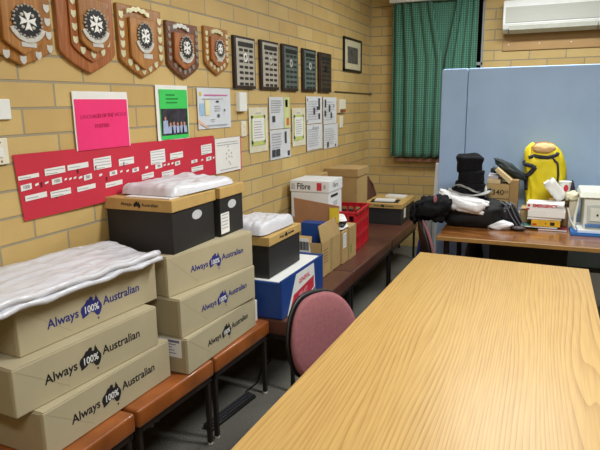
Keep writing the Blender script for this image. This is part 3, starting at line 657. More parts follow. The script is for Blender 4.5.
bench('vinyl_stool', 'orange vinyl stool at the far end, under the right stack, beside the maroon chair', 2.232, 2.785, -1.398, -1.372, .44, ORANGE, .085, LEGM, G1, cat='stool')
G2 = 'dark brown vinyl benches along the wall'
bench('vinyl_bench', 'dark brown vinyl bench nearest the orange stools, under the blue carton', 2.80, 3.865, -1.225, -1.215, .60, BROWNV, .1, BLACK, G2)
bench('vinyl_bench', 'dark brown vinyl bench under the red crate', 3.875, 4.95, -1.215, -1.2, .60, BROWNV, .1, BLACK, G2)
bench('vinyl_bench', 'dark brown vinyl bench at the far end, under the black lidded box', 4.96, 6.0, -1.2, -1.185, .60, BROWNV, .1, BLACK, G2)

# ------------------------------------------------------------------ archive cartons
def aus_print(parent, y, z, s, m, x=.0006, logo=True, wht=None, numbers=True):
    text('always_print', 'Always', s*.54, m, parent, faceX(x, y-s*.66, z-.004), 'RIGHT', .0006)
    a = australia('map_print', s*1.05, m, parent, faceX(x, y, z))
    if numbers: text('percent_print', '100%', s*.42, WHITEP, a, faceX(x+.0008, y, z-.005), 'CENTER', .0006, sx=.9)
    text('australian_print', 'Australian', s*.54, m, parent, faceX(x, y+s*.66, z+.004), 'LEFT', .0006)
def carton(label, near, ang, L, D, H, z, ink, logo_y, s=.085, group='beige archive cartons', label_sheet=False, logo_z=.5):
    t = thing('archive_carton', label, 'carton', (near[0], near[1], z), ang, group)
    b = MB(); b.box(-D, 0, 0, L, 0, H-.004); b.build('body', BEIGE, t, .004)
    # folded end seam: raised front end flap on the near side and lid top
    MB().box(-D+.004, -.002, .003, L-.003, H-.004, H).build('top_flap', BEIGE, t, .0015)
    f = MB(); f.box(-D+.002, -.016, -.003, .0, .003, H-.008); f.build('end_flap', BEIGE2, t, .001)
    s_ = MB(); s_.prism([(0, 0), (.0012, .0), (.0012, .003), (0, .003)], 0, 1); 
    # diagonal fold crease
    cr = MB(); p0, p1 = Vector((.0004, .012, H*.93)), Vector((.0004, L*.32, .02)); d = (p1-p0).normalized(); n = Vector((0, -d.z, d.y))*.0009
    cr.add([p0-n, p1-n, p1+n, p0+n], [(0, 1, 2, 3)]); cr.build('fold_crease', BEIGE2, t)
    aus_print(t, logo_y*L, H*logo_z, s, ink)
    if label_sheet:
        lb = boxo('address_label', WHITEP, (-.155, -.03, -.0045, -.0035, H*.45, H*.97), t, 0)
        mb = MB()
        for k in range(5): mb.box(-.145, -.06-.01*(k % 3), -.0052, -.0046, H*.55+k*.014, H*.55+k*.014+.004)
        mb.box(-.145, -.04, -.0052, -.0046, H*.86, H*.93); mb.build('label_text', mat('label_violet', (130, 124, 160), .7, 0), lb)
    return t
R1 = carton('bottom carton of the right stack, black map print, white label on its end', (-1.417, 2.032), math.radians(-.8), .649, .35, .171, .45, INK, .52, .078, label_sheet=True)
R2 = carton('middle carton of the right stack, navy map print', (-1.443, 2.031), math.radians(-4.4), .629, .35, .182, .622, NAVY, .515, .078)
R3 = carton('top carton of the right stack, navy map print, under the black lidded boxes', (-1.505, 2.037), math.radians(-9.8), .622, .33, .187, .805, NAVY, .515, .078, logo_z=.52)
L1 = carton('bottom carton of the left stack, dark map print, resting on the orange stool', (-1.515, 1.306), math.radians(-2.1), .69, .33, .177, .45, INK, .465, .092)
L2 = carton('middle carton of the left stack, dark map print', (-1.564, 1.245), math.radians(-5.6), .69, .29, .176, .628, INK, .465, .092)
L3 = carton('top carton of the left stack, navy map print, under the white plastic bundle', (-1.612, 1.325), math.radians(-5.2), .69, .24, .18, .805, NAVY, .465, .092, logo_z=.45)

# black boxes with kraft lids
def lidded(label, near, ang, L, D, H, z, lid_h=.052, holeX=None, logo=None, group='black boxes with kraft lids', tape=None, name='storage_box', label_sheet=None):
    t = thing(name, label, 'box', (near[0], near[1], z), ang, group)
    MB().box(-D, 0, 0, L, 0, H).build('body', BLACKB, t, .003)
    lid = MB().box(-D-.008, .008, -.008, L+.008, H-.002, H+lid_h).build('lid', KRAFT, t, .003)
    if holeX is not None:
        pts = [(holeX+.042*math.cos(a), H-.045+.022*math.sin(a)) for a in [k*PI/10 for k in range(20)]]
        MB().prism(pts, 0, .0012, lambda p: (p[2], p[0], p[1])).build('hand_hole', mat('hole_paper', (200, 202, 206), .7), t)
    if logo == 'Y':
        M_ = lambda dx, dz: faceY(-D*.5+dx, -.0084, H+lid_h*.5+dz)
        text('always_print', 'Always', .022, INK, lid, M_(-.028, 0), 'RIGHT', .0003); australia('map_print', .036, INK, lid, M_(0, 0)); text('australian_print', 'Australian', .022, INK, lid, M_(.026, 0), 'LEFT', .0003)
    if logo == 'X':
        M_ = lambda dy, dz: faceX(.0084, L*.5+dy, H+lid_h*.5+dz)
        text('always_print', 'Always', .022, INK, lid, M_(-.028, 0), 'RIGHT', .0003); australia('map_print', .036, INK, lid, M_(0, 0)); text('australian_print', 'Australian', .022, INK, lid, M_(.026, 0), 'LEFT', .0003)
    if label_sheet:
        a, b, c, d = label_sheet
        lb = boxo('paper_label', WHITEP, (.0, .0012, a, b, c, d), t, 0); mb = MB()
        for k in range(5): mb.box(.0013, .0018, a+.01, b-.012-.006*(k % 2), c+.025+k*.017, c+.03+k*.017)
        mb.build('label_text', TEXTG, lb)
    return t
lidded('black lidded box nearest the camera on the right stack, hand hole and map print', (-1.497, 2.085), 0, .355, .36, .195, .992, holeX=.20, logo='Y')
lidded('black lidded box behind the first one on the right stack, with a white paper label', (-1.475, 2.462), 0, .235, .36, .200, .992, holeX=.12, label_sheet=(.002, .085, .015, .12))

# plastic-wrapped bundles
def bundle(name, label, cat, c, L, D, H, z, ang, m=BAGW, seed=0, amp=.014, tilt=0, corner=6, freq=7, group=None, nu=44, nv=34, skirt=0):
    """soft folded slab: top and bottom sheets joined by a rounded rim, wrinkled with noise"""
    t = MB(); vs = []; fs = []
    def P(u, v, side):
        x, y = (2*u-1), (2*v-1)
        # map the square onto a rounded square
        k = (abs(x)**corner+abs(y)**corner)**(1/corner) if (x or y) else 1
        mx = max(abs(x), abs(y)); s_ = mx/k if k else 1
        e = max(0, 1-mx**12)**.5
        X, Y = x*s_*D/2, y*s_*L/2
        nz = noise.fractal(Vector((X*freq+seed, Y*freq*.7, seed*3.1+side)), 1, 2, 3)
        rdg = abs(noise.noise(Vector((X*freq*2.6+seed, Y*freq*.7+X*9, seed))))+.6*abs(noise.noise(Vector((X*freq*5+seed, Y*freq*2-X*14, seed*2))))
        zt = H*e*(.86+.14*math.sin(Y*5+seed))+(amp*nz-amp*1.1*rdg)*e
        Z = zt if side else -.0*e
        wob = 1+.02*noise.noise(Vector((x*2, y*2, seed)))
        return (X*wob, Y*wob, max(Z, .001) + tilt*(-X+D/2)*1.0)
    t.grid(lambda u, v: P(u, v, 1), nu, nv); t.grid(lambda u, v: P(1-u, v, 0), 12, 12)
    o = t.build(name, m, None, smooth=True)
    o.location = (c[0], c[1], z); o.rotation_euler = (0, 0, ang); tag(o, label, cat, group)
    return o
bundle('plastic_bundle', 'large white plastic-wrapped bundle lying over the left stack of cartons', 'bundle', (-1.70, 1.535), .98, .31, .05, .988, math.radians(-5), seed=1.3, amp=.012, tilt=.13, corner=14, nu=60, nv=60)
big = bpy.data.objects['plastic_bundle']
for k_, (zz, rr, xx) in enumerate(((.012, .014, .158), (.036, .016, .150))):
    pts = [(xx+.006*math.sin(i*1.3+k_*2), -.47+.94*i/30, zz+.004*math.sin(i*.9+k_)) for i in range(31)]
    MB().tube(pts, [rr*(.8+.35*abs(noise.noise(Vector((i*.4, k_, 3))))) for i in range(31)], 10).build('folded_edge', BAGW, big, smooth=True)
bundle('plastic_bundle', 'flat white plastic bundle on the black lidded boxes of the right stack', 'bundle', (-1.66, 2.40), .52, .33, .062, 1.246, math.radians(-3), seed=4.1, amp=.012, corner=12, nu=60, nv=60)
bundle('plastic_bundle', 'crumpled white plastic bundle on the small black box above the blue carton', 'bundle', (-1.545, 3.04), .42, .27, .075, .922, math.radians(-3), seed=8.7, amp=.012, freq=9, corner=10, nu=60, nv=60)
boxo('white_folder', WHITEP, (-1.76, -1.515, 2.10, 2.36, 1.2395, 1.2445), None, 0)
tag(bpy.data.objects['white_folder'], 'thin white paper sheet under the plastic bundle on the black lidded box', 'paper')
# little white items behind the right stack
o = boxo('white_carton', WHITEP, (-1.485, -1.43, 2.695, 2.745, .452, .575), None, .003); tag(o, 'small white packet standing behind the right stack at the stool end', 'packet')

# blue carton with white label
bc = thing('blue_carton', 'open-topped royal blue carton with a red and white label', 'carton', (-1.301, 2.80, .45), math.radians(-.6))
MB().box(-.33, 0, 0, .64, 0, .215).build('body', BLUEB, bc, .004)
MB().box(-.318, -.012, .012, .628, .215, .218).build('white_lining', WHITEP, bc)
MB().box(-.012, .0005, 0, .64, .213, .226).build('front_rim', BLUEB, bc); MB().box(-.33, .0005, .628, .6405, .213, .228).build('end_rim', BLUEB, bc)
fp = MB(); fp.prism([(.07, .0), (.20, .213), (.475, .213), (.50, .0)], .0, .0015, lambda p: (p[2]+.0006, p[0], p[1])); lbw = fp.build('white_panel', WHITEP, bc)
fp = MB(); fp.prism([(.10, .015), (.16, .10), (.47, .135), (.47, .06), (.30, .015)], .0, .0008, lambda p: (p[2]+.0022, p[0], p[1])); rp_ = fp.build('red_patch', mat('label_red', (206, 52, 72), .5, .2, 30), lbw)
text('red_lettering', 'GENERAL', .04, mat('label_red2', (200, 40, 60), .5, 0), lbw, faceX(.0022, .32, .16, .05), bold=.001)
text('white_lettering', 'FRUIT', .05, mat('pink_white', (236, 180, 190), .5, 0), rp_, faceX(.0032, .30, .072, .1))
fp = MB(); fp.prism([(.34, 0.004), (.49, .04), (.49, .052), (.31, .008)], 0, .0008, lambda p: (p[2]+.0022, p[0], p[1])); fp.build('dark_stripe', NAVY, lbw)
lidded('small black box with a kraft lid standing on the blue carton', (-1.395, 2.84), math.radians(-1), .43, .29, .19, .674, lid_h=.05, logo='X', group=None)

# open kraft carton
kc = thing('open_carton', 'open kraft cardboard carton with raised flaps and a barcode label', 'carton', (-1.37, 3.62, .45), math.radians(-1))
L_, D_, H_, tt = .37, .36, .25, .006
m_ = MB(); m_.box(-tt, 0, 0, L_, 0, H_); m_.box(-D_, -D_+tt, 0, L_, 0, H_); m_.box(-D_, 0, 0, tt, 0, H_); m_.box(-D_, 0, L_-tt, L_, 0, H_); m_.box(-D_, 0, 0, L_, 0, tt)
m_.build('body', KRAFT2, kc, .001)
MB().hexa([(-tt, 0, H_), (0, 0, H_), (0, L_, H_), (-tt, L_, H_)], [(-.03, .0, H_+.12), (-.024, .0, H_+.12), (-.024, L_, H_+.125), (-.03, L_, H_+.125)]).build('front_flap', KRAFT2, kc, .001)
fl = MB().hexa([(-D_, -.002, H_-.02), (-.08, -.002, H_-.02), (-.08, .004, H_-.02), (-D_, .004, H_-.02)], [(-D_+.02, .06, H_+.03), (-.1, .06, H_+.03), (-.1, .066, H_+.03), (-D_+.02, .066, H_+.03)]).build('near_flap', KRAFT2, kc, .001)
bl_ = MB(); bl_.hexa([(-.26, -.006, H_-.07), (-.08, -.006, H_-.07), (-.08, -.004, H_-.07), (-.26, -.004, H_-.07)], [(-.26, -.006, H_+.02), (-.1, -.006, H_+.03), (-.1, -.004, H_+.03), (-.26, -.004, H_+.02)]); bl_ = bl_.build('barcode_label', WHITEP, kc)
mb = MB(); x = -.19
for k in range(12): wv = .002+.003*((k*7) % 3); mb.box(x, x+wv, -.0072, -.0062, H_-.055, H_+.005); x += wv+.003
mb.build('barcode_bars', INK, bl_)
MB().hexa([(-D_, L_-.004, H_-.02), (-.01, L_-.004, H_-.02), (-.01, L_+.002, H_-.02), (-D_, L_+.002, H_-.02)], [(-D_-.01, L_-.02, H_+.25), (-.0, L_-.02, H_+.205), (-.0, L_-.014, H_+.205), (-D_-.01, L_-.014, H_+.25)]).build('back_flap', mat('kraft_brown', (172, 124, 88), .8, .05), kc, .001)
boxo('yellow_sticker', YELL, (-.075, -.002, L_-.026, L_-.0205, H_+.08, H_+.19), kc, 0)
boxo('packing_tape', mat('tape', (172, 150, 100), .4), (.0003, .0012, .16, .21, 0, H_), kc, 0)
pm = MB()
for k in range(5): pm.box(.0005, .0011, .03, .12-.01*(k % 2), .1+k*.022, .106+k*.022)
pm.build('box_print', mat('print_brown', (130, 100, 60), .8, 0), kc)
o = boxo('blue_folder', BLUEB, (-1.60, -1.42, 3.80, 3.9, .47, .80), None, .002); tag(o, 'blue folder standing inside the open kraft carton', 'folder')
o.rotation_euler = (0, 0, 0)

# narrow kraft boxes and papers
nb = thing('narrow_carton', 'narrow kraft box with a white label, beside the open carton', 'carton', (-1.35, 4.01, .45), 0)
MB().box(-.18, 0, 0, .125, 0, .25).build('body', KRAFT2, nb, .003)
MB().box(.0005, .0015, .012, .085, .12, .235).build('white_label', WHITEP, nb); MB().box(-.18, .001, .12, .125, 0, .25).build('edge_seam', KRAFT, nb)
pm = MB()
for k in range(5): pm.box(.0016, .0021, .022, .075, .14+k*.018, .145+k*.018)
pm.build('label_text', TEXTG, nb)
nb = thing('narrow_carton', 'narrow kraft box with a green mark, in front of the red crate', 'carton', (-1.34, 4.15, .45), 0)
MB().box(-.17, 0, 0, .17, 0, .262).build('body', KRAFT2, nb, .003); MB().box(.0005, .0012, .02, .05, .05, .12).build('green_mark', mat('green_mark', (120, 140, 60), .7), nb)
for i, (mm, lb) in enumerate(((WHITEP, 'white booklet lying on the narrow kraft box, lowest of three'), (BLACK, 'black folder between the white booklets on the narrow kraft box'), (WHITEP, 'white booklet on top of the narrow kraft box, highest of three'))):
    o = bundle('booklet', lb, 'booklet', (-1.45, 4.10), .2, .19, .028, .716+.031*i, .2*i, mm, seed=i, amp=.003, nu=14, nv=14)

# red crate
cr = thing('red_crate', 'red plastic slatted crate on the brown bench', 'crate', (-1.362, 4.39, .45), math.radians(3))
CL, CD, CH = .44, .32, .33
def crate_side(M_, Lw, name):
    mb = MB(); r = .012
    for zz in (.0, .11, .22, .30): mb.box(0, Lw, -r/2, r/2, zz, zz+(.03 if zz != .3 else .03))
    n = int(Lw/.055)
    for k in range(n+1): mb.box(k*(Lw-.018)/n, k*(Lw-.018)/n+.018, -r/2, r/2, 0, CH)
    mb.build(name, RED, cr, .0015, xf=M_)
crate_side(Matrix.Rotation(PI/2, 4, 'Z') @ T(0, .006, 0) @ Matrix.Rotation(0, 4, 'X'), CL, 'slatted_side')
crate_side(T(-CD, 0, 0), CD, 'slatted_side'); crate_side(T(-CD, CL, 0), CD, 'slatted_side')
crate_side(T(-CD, 0, 0) @ Matrix.Rotation(PI/2, 4, 'Z'), CL, 'slatted_side')
MB().box(-CD, 0, 0, CL, .0, .01).build('crate_base', RED, cr)
m_ = MB(); m_.box(-CD-.012, .006, -.012, .006, CH-.012, CH+.006); m_.box(-CD-.012, .006, CL-.006, CL+.012, CH-.012, CH+.006); m_.box(-.006, .012, -.012, CL+.012, CH-.012, CH+.006); m_.box(-CD-.012, -CD+.006, -.012, CL+.012, CH-.012, CH+.006)
m_.build('crate_rim', RED, cr, .002)

# paper carton ("Fibre") on a plain carton
o = thing('plain_carton', 'plain kraft carton hidden below the white paper carton', 'carton', (-1.53, 4.13, .45), 0)
MB().box(-.28, 0, 0, .215, 0, .315).build('body', KRAFT2, o, .003); MB().box(-.29, .001, .1, .14, .0, .3155).build('packing_tape', mat('tape', (172, 150, 100), .4), o)
fb = thing('paper_carton', 'white lidded paper carton printed with black and red lettering', 'carton', (-1.505, 4.13, .768), 0)
FD, FL, FH = .315, .31, .205
WH2 = mat('carton_white', (226, 228, 230), .5, .02)
MB().box(-FD, 0, 0, FL, 0, FH).build('body', WH2, fb, .003)
ld = MB().box(-FD-.006, .006, -.006, FL+.006, FH, FH+.088).build('lid', WH2, fb, .003)
text('fibre_print', 'Fibre', .07, INK, ld, faceY(-.205, -.0065, FH+.042), bold=.001, sx=.8)
text('fibre_print', 'Fibre', .055, mat('grey_ink2', (70, 72, 78), .6, 0), ld, faceX(.0065, .14, FH+.046), sx=1.1)
MB().box(-.095, -.055, -.0075, -.0066, FH+.015, FH+.075).build('red_square', mat('label_red', (206, 52, 72), .5, .2, 30), ld)
MB().box(-.04, -.022, -.0075, -.0066, FH+.03, FH+.06).build('small_mark', TEXTG, ld); MB().box(-.31, -.28, -.0075, -.0066, FH+.02, FH+.065).build('round_mark', mat('fainter', (188, 190, 196), .7, 0), ld)
MB().box(.0005, .0015, .05, .21, FH-.045, FH-.025).build('black_bar', INK, fb); MB().box(.0005, .0012, .1, .2, FH-.12, FH-.08).build('faint_print', mat('fainter', (188, 190, 196), .7, 0), fb)

# tall kraft carton with deep lid, low dark box below, flat carton by the wall
o = thing('low_dark_box', 'low black box under the large kraft carton', 'box', (-1.535, 4.98, .45), 0)
MB().box(-.32, 0, 0, .36, 0, .21).build('body', BLACKB, o, .003); MB().box(-.325, .005, -.005, .365, .21, .235).build('lid', BLACKB, o, .003)
o = thing('lidded_carton', 'large plain kraft carton with a deep lid, behind the white paper carton', 'carton', (-1.54, 5.0, .686), 0)
MB().box(-.315, -.008, .008, .34, 0, .32).build('body', KRAFT2, o, .004)
MB().box(-.323, 0, 0, .348, .30, .375).build('deep_lid', BOARD, o, .004)
o = thing('flat_carton', 'narrow kraft carton standing against the brick wall behind the paper carton', 'carton', (-1.76, 4.45, .45), 0)
MB().box(-.105, 0, 0, .36, 0, .60).build('body', KRAFT2, o, .003); MB().box(-.1, -.005, .0, .355, .6, .603).build('top_flap', BOARD, o)

# black lidded box at the far end, open to clutter
nl = lidded('flat black lidded box at the far end of the brown bench, papers on it', (-1.262, 5.56), math.radians(0), .60, .38, .165, .45, lid_h=.045, logo='Y', group=None, label_sheet=(.12, .2, .05, .15))
for i, (x, y, a) in enumerate(((-1.46, 5.70, .1), (-1.42, 6.0, -.1))):
    t = thing('paper_pile', ['white paper on the flat black lidded box, nearer sheet', 'white paper on the flat black lidded box, farther sheet'][i], 'paper', (x, y, .661), a)
    if i == 0: MB().box(-.14, .14, -.09, .09, 0, .006).build('dark_folder', BLACK, t)
    MB().box(-.1, .1, -.07, .07, .006 if i == 0 else 0, .018).build('white_page', WHITEP, t)

# brown chair in the corner
bc = thing('corner_chair', 'brown moulded plastic chair in the corner behind the bench', 'chair', (-1.60, 6.24, 0), PI/2)
BRP = mat('brown_plastic', (104, 70, 58), .5, .05)
def cb_(u, v):
    a = (u-.5)*2; z = .42+v*.43
    wdt = .2*(1-.55*max(0, v-.45)**1.5*2.2)
    return (a*wdt*(1 if v < .95 else .9), .19-.04*(1-a*a)*0-.05*a*a+.03*v, z-.05*a*a*v*2.2)
MB().grid(cb_, 14, 12).build('backrest', BRP, bc, smooth=True, thick=.01)
MB().box(-.2, .2, -.16, .18, .42, .445).build('seat', BRP, bc, .01)
for x, y in ((-.17, -.13), (.17, -.13), (-.17, .17), (.17, .17)): MB().tube([(x, y, 0), (x*.9, y*.9, .42)], .011).build('leg', LEGM, bc)

# ------------------------------------------------------------------ office chairs
def office_chair(label, loc, ang, group='maroon office chairs'):
    t = thing('office_chair', label, 'chair', loc, ang, group)     # faces local +x
    def pad(off, sc_, m, name, thick, parent, z0=.42, zh=.38, w=.2):
        def f(u, v):
            a = u*2-1; b = v*2-1
            r = (abs(a)**2.6+abs(b)**2.6)**(1/2.6); mx = max(abs(a), abs(b)); k = mx/r if r else 1
            Y = a*k*w*sc_*(1-.16*max(0, b*k)); Z = z0+zh/2+b*k*zh/2*sc_
            X = -.05-.17*(Z-z0)+.9*Y*Y+off+thick*(1-(mx**4))
            return (X, Y, Z)
        MB().grid(f, 18, 18).build(name, m, parent, smooth=True, thick=.012 if m is BLACK else .018)
    pad(0.012, .985, PINKF, 'backrest', .022, t); pad(-.012, 1.03, BLACK, 'back_shell', -.012, t)
    s = MB(); s.lathe([(.9, 0), (1, .02), (1, .035), (.93, .055), (.5, .066), (.05, .068)], n=28)
    s.build('seat', PINKF, t, xf=T(.2, 0, .415) @ Matrix.Diagonal((.22, .22, 1, 1)), smooth=True)
    s = MB(); s.lathe([(.6, 0), (.95, .02), (1, .035), (.98, .04)], n=28); s.build('seat_shell', BLACK, t, xf=T(.2, 0, .385) @ Matrix.Diagonal((.225, .225, 1, 1)), smooth=True)
    MB().tube([(.12, 0, .385), (-.02, 0, .385), (-.085, 0, .42), (-.1, 0, .6)], .018).build('back_bracket', BLACK, t)
    MB().lathe([(.03, .1), (.03, .26), (.018, .26), (.018, .39)], (.2, 0, 0), 14).build('gas_column', BLACK, t)
    for k in range(5):
        a = 2*PI*k/5+.3; c, s_ = math.cos(a), math.sin(a)
        lg = MB().tube([(.2, 0, .11), (.2+.14*c, .14*s_, .095), (.2+.25*c, .25*s_, .07)], [.022, .018, .014]).build('leg', BLACK, t)
        MB().lathe([(.012, -.012), (.025, -.01), (.025, .01), (.012, .012)], n=14).build('caster', BLACK, lg, xf=T(.2+.255*c, .255*s_, .026) @ Matrix.Rotation(a, 4, 'Z') @ Matrix.Rotation(PI/2, 4, 'X'))
    return t
office_chair('maroon upholstered office chair with a black back shell, pushed under the oak table', (-.83, 2.30, 0), math.radians(-28))
office_chair('maroon office chair at the end of the far desk, draped with black jackets', (-.70, 4.24, 0), math.radians(15))

# floor things
kb = thing('black_keyboard', 'black computer keyboard lying on the carpet under the middle stool', 'keyboard', (-1.535, 2.30, 0), math.radians(-7))
MB().hexa([(0, 0, 0), (.06, 0, 0), (.06, .40, 0), (0, .40, 0)], [(0, 0, .03), (.06, 0, .018), (.06, .40, .018), (0, .40, .03)]).build('case', BLACK, kb, .003)
for r_ in range(3):
    ky = MB()
    for k in range(18): ky.box(.006+r_*.017, .02+r_*.017, .012+k*.0213, .03+k*.0213, .031-r_*.0035, .034-r_*.0035)
    ky.build('key_row', mat('key_grey', (60, 60, 64), .35), kb)
o = MB().tube([(-1.51, 2.72, .006), (-1.5, 2.85, .006), (-1.55, 3.0, .006), (-1.56, 3.15, .006), (-1.62, 3.3, .006)], .005).build('power_cord', BLACK); tag(o, 'thin black cord trailing from the keyboard across the carpet', 'cord')

# ------------------------------------------------------------------ FAR DESK CLUTTER
ZT = .7205
def lump(name, label, cat, c, rad, m, seed, amp=.12, z0=None, group=None, squash=2.0, parent=None, n=44, crease=.05, rotz=0, shear=0):
    """soft cloth-like mass: superellipsoid pushed around by noise with sharp creases"""
    vs = MB(); cr_, sr_ = math.cos(rotz), math.sin(rotz)
    base = Vector(c) if z0 is None else Vector((c[0], c[1], z0))
    def f(u, v):
        th = 2*PI*u; ph = PI*(v-.5)
        x, y, z = math.cos(th)*math.cos(ph), math.sin(th)*math.cos(ph), math.sin(ph)
        p = 2/squash
        X, Y, Z = [math.copysign(abs(q)**p, q) for q in (x, y, z)]
        k = 1+amp*noise.fractal(Vector((x*1.6+seed, y*1.6, z*1.6+seed)), 1, 2, 3)-crease*abs(noise.noise(Vector((x*5+seed, y*5+z*2, z*3))))*2+crease*.6
        a, b, d = X*rad[0]*k, Y*rad[1]*k, Z*rad[2]*k
        q = Vector((c[0]+a*cr_-b*sr_, c[1]+a*sr_+b*cr_, c[2]+d+shear*a))
        if z0 is not None: q.z = max(q.z, z0)
        q -= base
        return tuple(q)
    vs.grid(f, n, n//2)
    o = vs.build(name, m, parent, smooth=True)
    if parent: o.location = base-Vector(parent['lump_base'])
    else: o.location = base; o['lump_base'] = tuple(base)
    if cat: tag(o, label, cat, group)
    return o
# black bag and jackets
BLKS = mat('black_shine_fabric', (17, 17, 21), .8, .25, 14, bump=.5, bscale=24)
lump('black_bag', 'big soft black bag lying on the left end of the far desk', 'bag', (-.47, 4.53, .815), (.235, .16, .105), BLKS, 3.1, .14, ZT, squash=3.2, crease=.09)
jk = lump('black_jacket', 'black jacket draped over the office chair beside the far desk', 'jacket', (-.75, 4.31, .87), (.14, .15, .085), BLKF, 6.4, .22, None, squash=2.6, crease=.2, shear=.15)
lump('sleeve', None, None, (-.86, 4.25, .835), (.035, .08, .075), BLKF, 2.2, .3, None, parent=jk, crease=.12)
lump('sleeve', None, None, (-.69, 4.24, .84), (.05, .06, .07), BLKF, 5.2, .3, None, parent=jk, crease=.12)
lump('pink_lining', None, None, (-.705, 4.19, .955), (.012, .02, .03), mat('lining_pink', (150, 90, 96), .8), 5.2, .2, None, parent=jk)
hb = thing('black_handbag', 'shiny black handbag with straps slumped right of the hats on the far desk', 'bag', (-.215, 4.53, ZT))
hb['lump_base'] = (-.215, 4.53, ZT)
lump('bag_body', None, None, (-.215, 4.53, .795), (.095, .085, .10), mat('black_nylon', (24, 24, 30), .4, .2, 9, bump=.3, bscale=20), 9.4, .25, ZT, parent=hb, crease=.1, shear=-.5)
for k in range(3): MB().tube([(-.06+.035*k, -.03, .19), (-.02+.035*k, -.07, .175), (.03+.03*k, -.09, .09), (.07+.025*k, -.085, .03)], .005).build('strap', mat('strap_grey', (96, 98, 108), .4), hb)
WCL = mat('white_cloth', (224, 224, 226), .85, .03, 8, bump=.3, bscale=18)
ws = lump('white_shirt', 'crumpled white shirt lying over the black bag below the hats', 'shirt', (-.505, 4.41, .895), (.16, .08, .056), WCL, 3.7, .22, None, squash=3, crease=.16, shear=-.16)
lump('collar', None, None, (-.655, 4.41, .955), (.055, .05, .035), WCL, 1.7, .3, None, parent=ws, crease=.14, shear=-.5)
lump('white_rag', 'white cloth poking out below the black bags at the desk front', 'cloth', (-.255, 4.40, .748), (.085, .035, .034), WCL, 4.4, .25, ZT, crease=.14, shear=.15)
# hats
def hat(label, c, z, r, h, brim, band, seed, tilt=0, flare=0):
    t = thing('black_hat', label, 'hat', (c[0], c[1], z), (tilt, tilt*.6, seed), 'stacked black hats')
    pr = [(r*.98, 0), (r*1.0, h*.25), (r*(.97), h*.55), (r*(1.0+flare), h*.85), (r*(.97+flare), h*.96), (r*.7, h*1.0), (.01, h*.93)]
    vs = MB(); vs.lathe(pr, n=36, sx=1.1, sy=.95)
    vs.v = [(x*(1+.10*noise.noise(Vector((x*11, y*11, z_*16+seed*3)))), y*(1+.08*noise.noise(Vector((x*11+3, y*11, z_*16+seed)))), z_+.02*noise.noise(Vector((x*10, y*10, seed*2)))) for x, y, z_ in vs.v]
    vs.build('crown', BLKF, t, smooth=True)
    if brim:
        b = MB(); b.lathe([(r*.9, .002), (r*.95, .012), (brim*.8, .006), (brim, .014), (brim*1.01, .020), (brim*.8, .016), (r, .03)], n=40, sx=1.1, sy=.95)
        b.v = [(x, y, z_+.035*(x/brim)**2*(1 if abs(x) > r*.9 else .6)+.008*math.sin(4*math.atan2(y, x)+seed)) for x, y, z_ in b.v]
        b.build('brim', BLKF, t, smooth=True)
    if band:
        b = MB(); b.lathe([(brim*1.008, .0135), (brim*1.016, .0135), (brim*1.016, .0195), (brim*1.008, .0195)], n=40, sx=1.1, sy=.95)
        b.v = [(x, y, z_+.035*(x/brim)**2+.008*math.sin(4*math.atan2(y, x)+seed)) for x, y, z_ in b.v]
        b.build('pale_edge', mat('band_grey', (168, 168, 165), .7, 0), t, smooth=True)
HX, HY = -.505, 4.56
hat('black brimmed hat with a pale edge, lowest of the stack of hats', (HX-.005, HY-.01), .930, .115, .07, .15, True, 0)
hat('smaller black brimmed hat with a pale edge, second from the bottom of the stack', (HX+.0, HY), .966, .112, .08, .122, True, 1.0, .04)
hat('black soft hat without a pale edge, third up the stack of hats', (HX+.002, HY), 1.03, .102, .105, 0, False, 2.0, .03)
hat('tall flaring black hat on top of the stack of hats', (HX-.012, HY), 1.125, .086, .125, 0, False, 3.2, -.06, .12)

# cardboard carton with opened flaps, printed 340
ca = thing('open_carton', 'small kraft carton with opened flaps and stencilled digits, behind the hats', 'carton', (-.392, 4.66, ZT), 0)
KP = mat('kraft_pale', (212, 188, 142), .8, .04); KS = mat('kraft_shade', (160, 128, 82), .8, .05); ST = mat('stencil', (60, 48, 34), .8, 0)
MB().box(0, .168, 0, .2, 0, .30).build('body', KRAFT2, ca, .003)
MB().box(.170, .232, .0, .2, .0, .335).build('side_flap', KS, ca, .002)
MB().hexa([(.055, -.006, .405), (.165, -.006, .305), (.165, .19, .305), (.055, .19, .405)], [(.075, -.006, .425), (.185, -.006, .335), (.185, .19, .335), (.075, .19, .425)]).build('raised_flap', KP, ca, .002)
MB().box(.002, .10, .0, .19, .302, .335).build('folded_flap', KP, ca, .002); MB().box(.004, .08, .01, .18, .336, .362).build('folded_flap', mat('lilac_grey', (186, 176, 178), .7, .04), ca, .002)
text('stencil_digits', '340', .058, ST, ca, faceY(.085, -.0008, .235), bold=.001, sx=1.05); MB().box(.0, .168, -.0015, -.0005, .185, .19).build('print_line', ST, ca)
text('stencil_digits', 'B9', .03, ST, ca, faceY(.148, -.0008, .24))
DT = mat('dark_teal', (30, 42, 44), .7, .2, 20)
dk = lump('folded_hat', 'dark green black folded hat slanting over the top of the opened carton', 'hat', (-.235, 4.79, 1.125), (.115, .055, .045), DT, 1.9, .25, None, crease=.12, shear=-.55)
lump('strap_end', None, None, (-.345, 4.74, 1.12), (.03, .03, .022), DT, 3.3, .3, None, parent=dk)

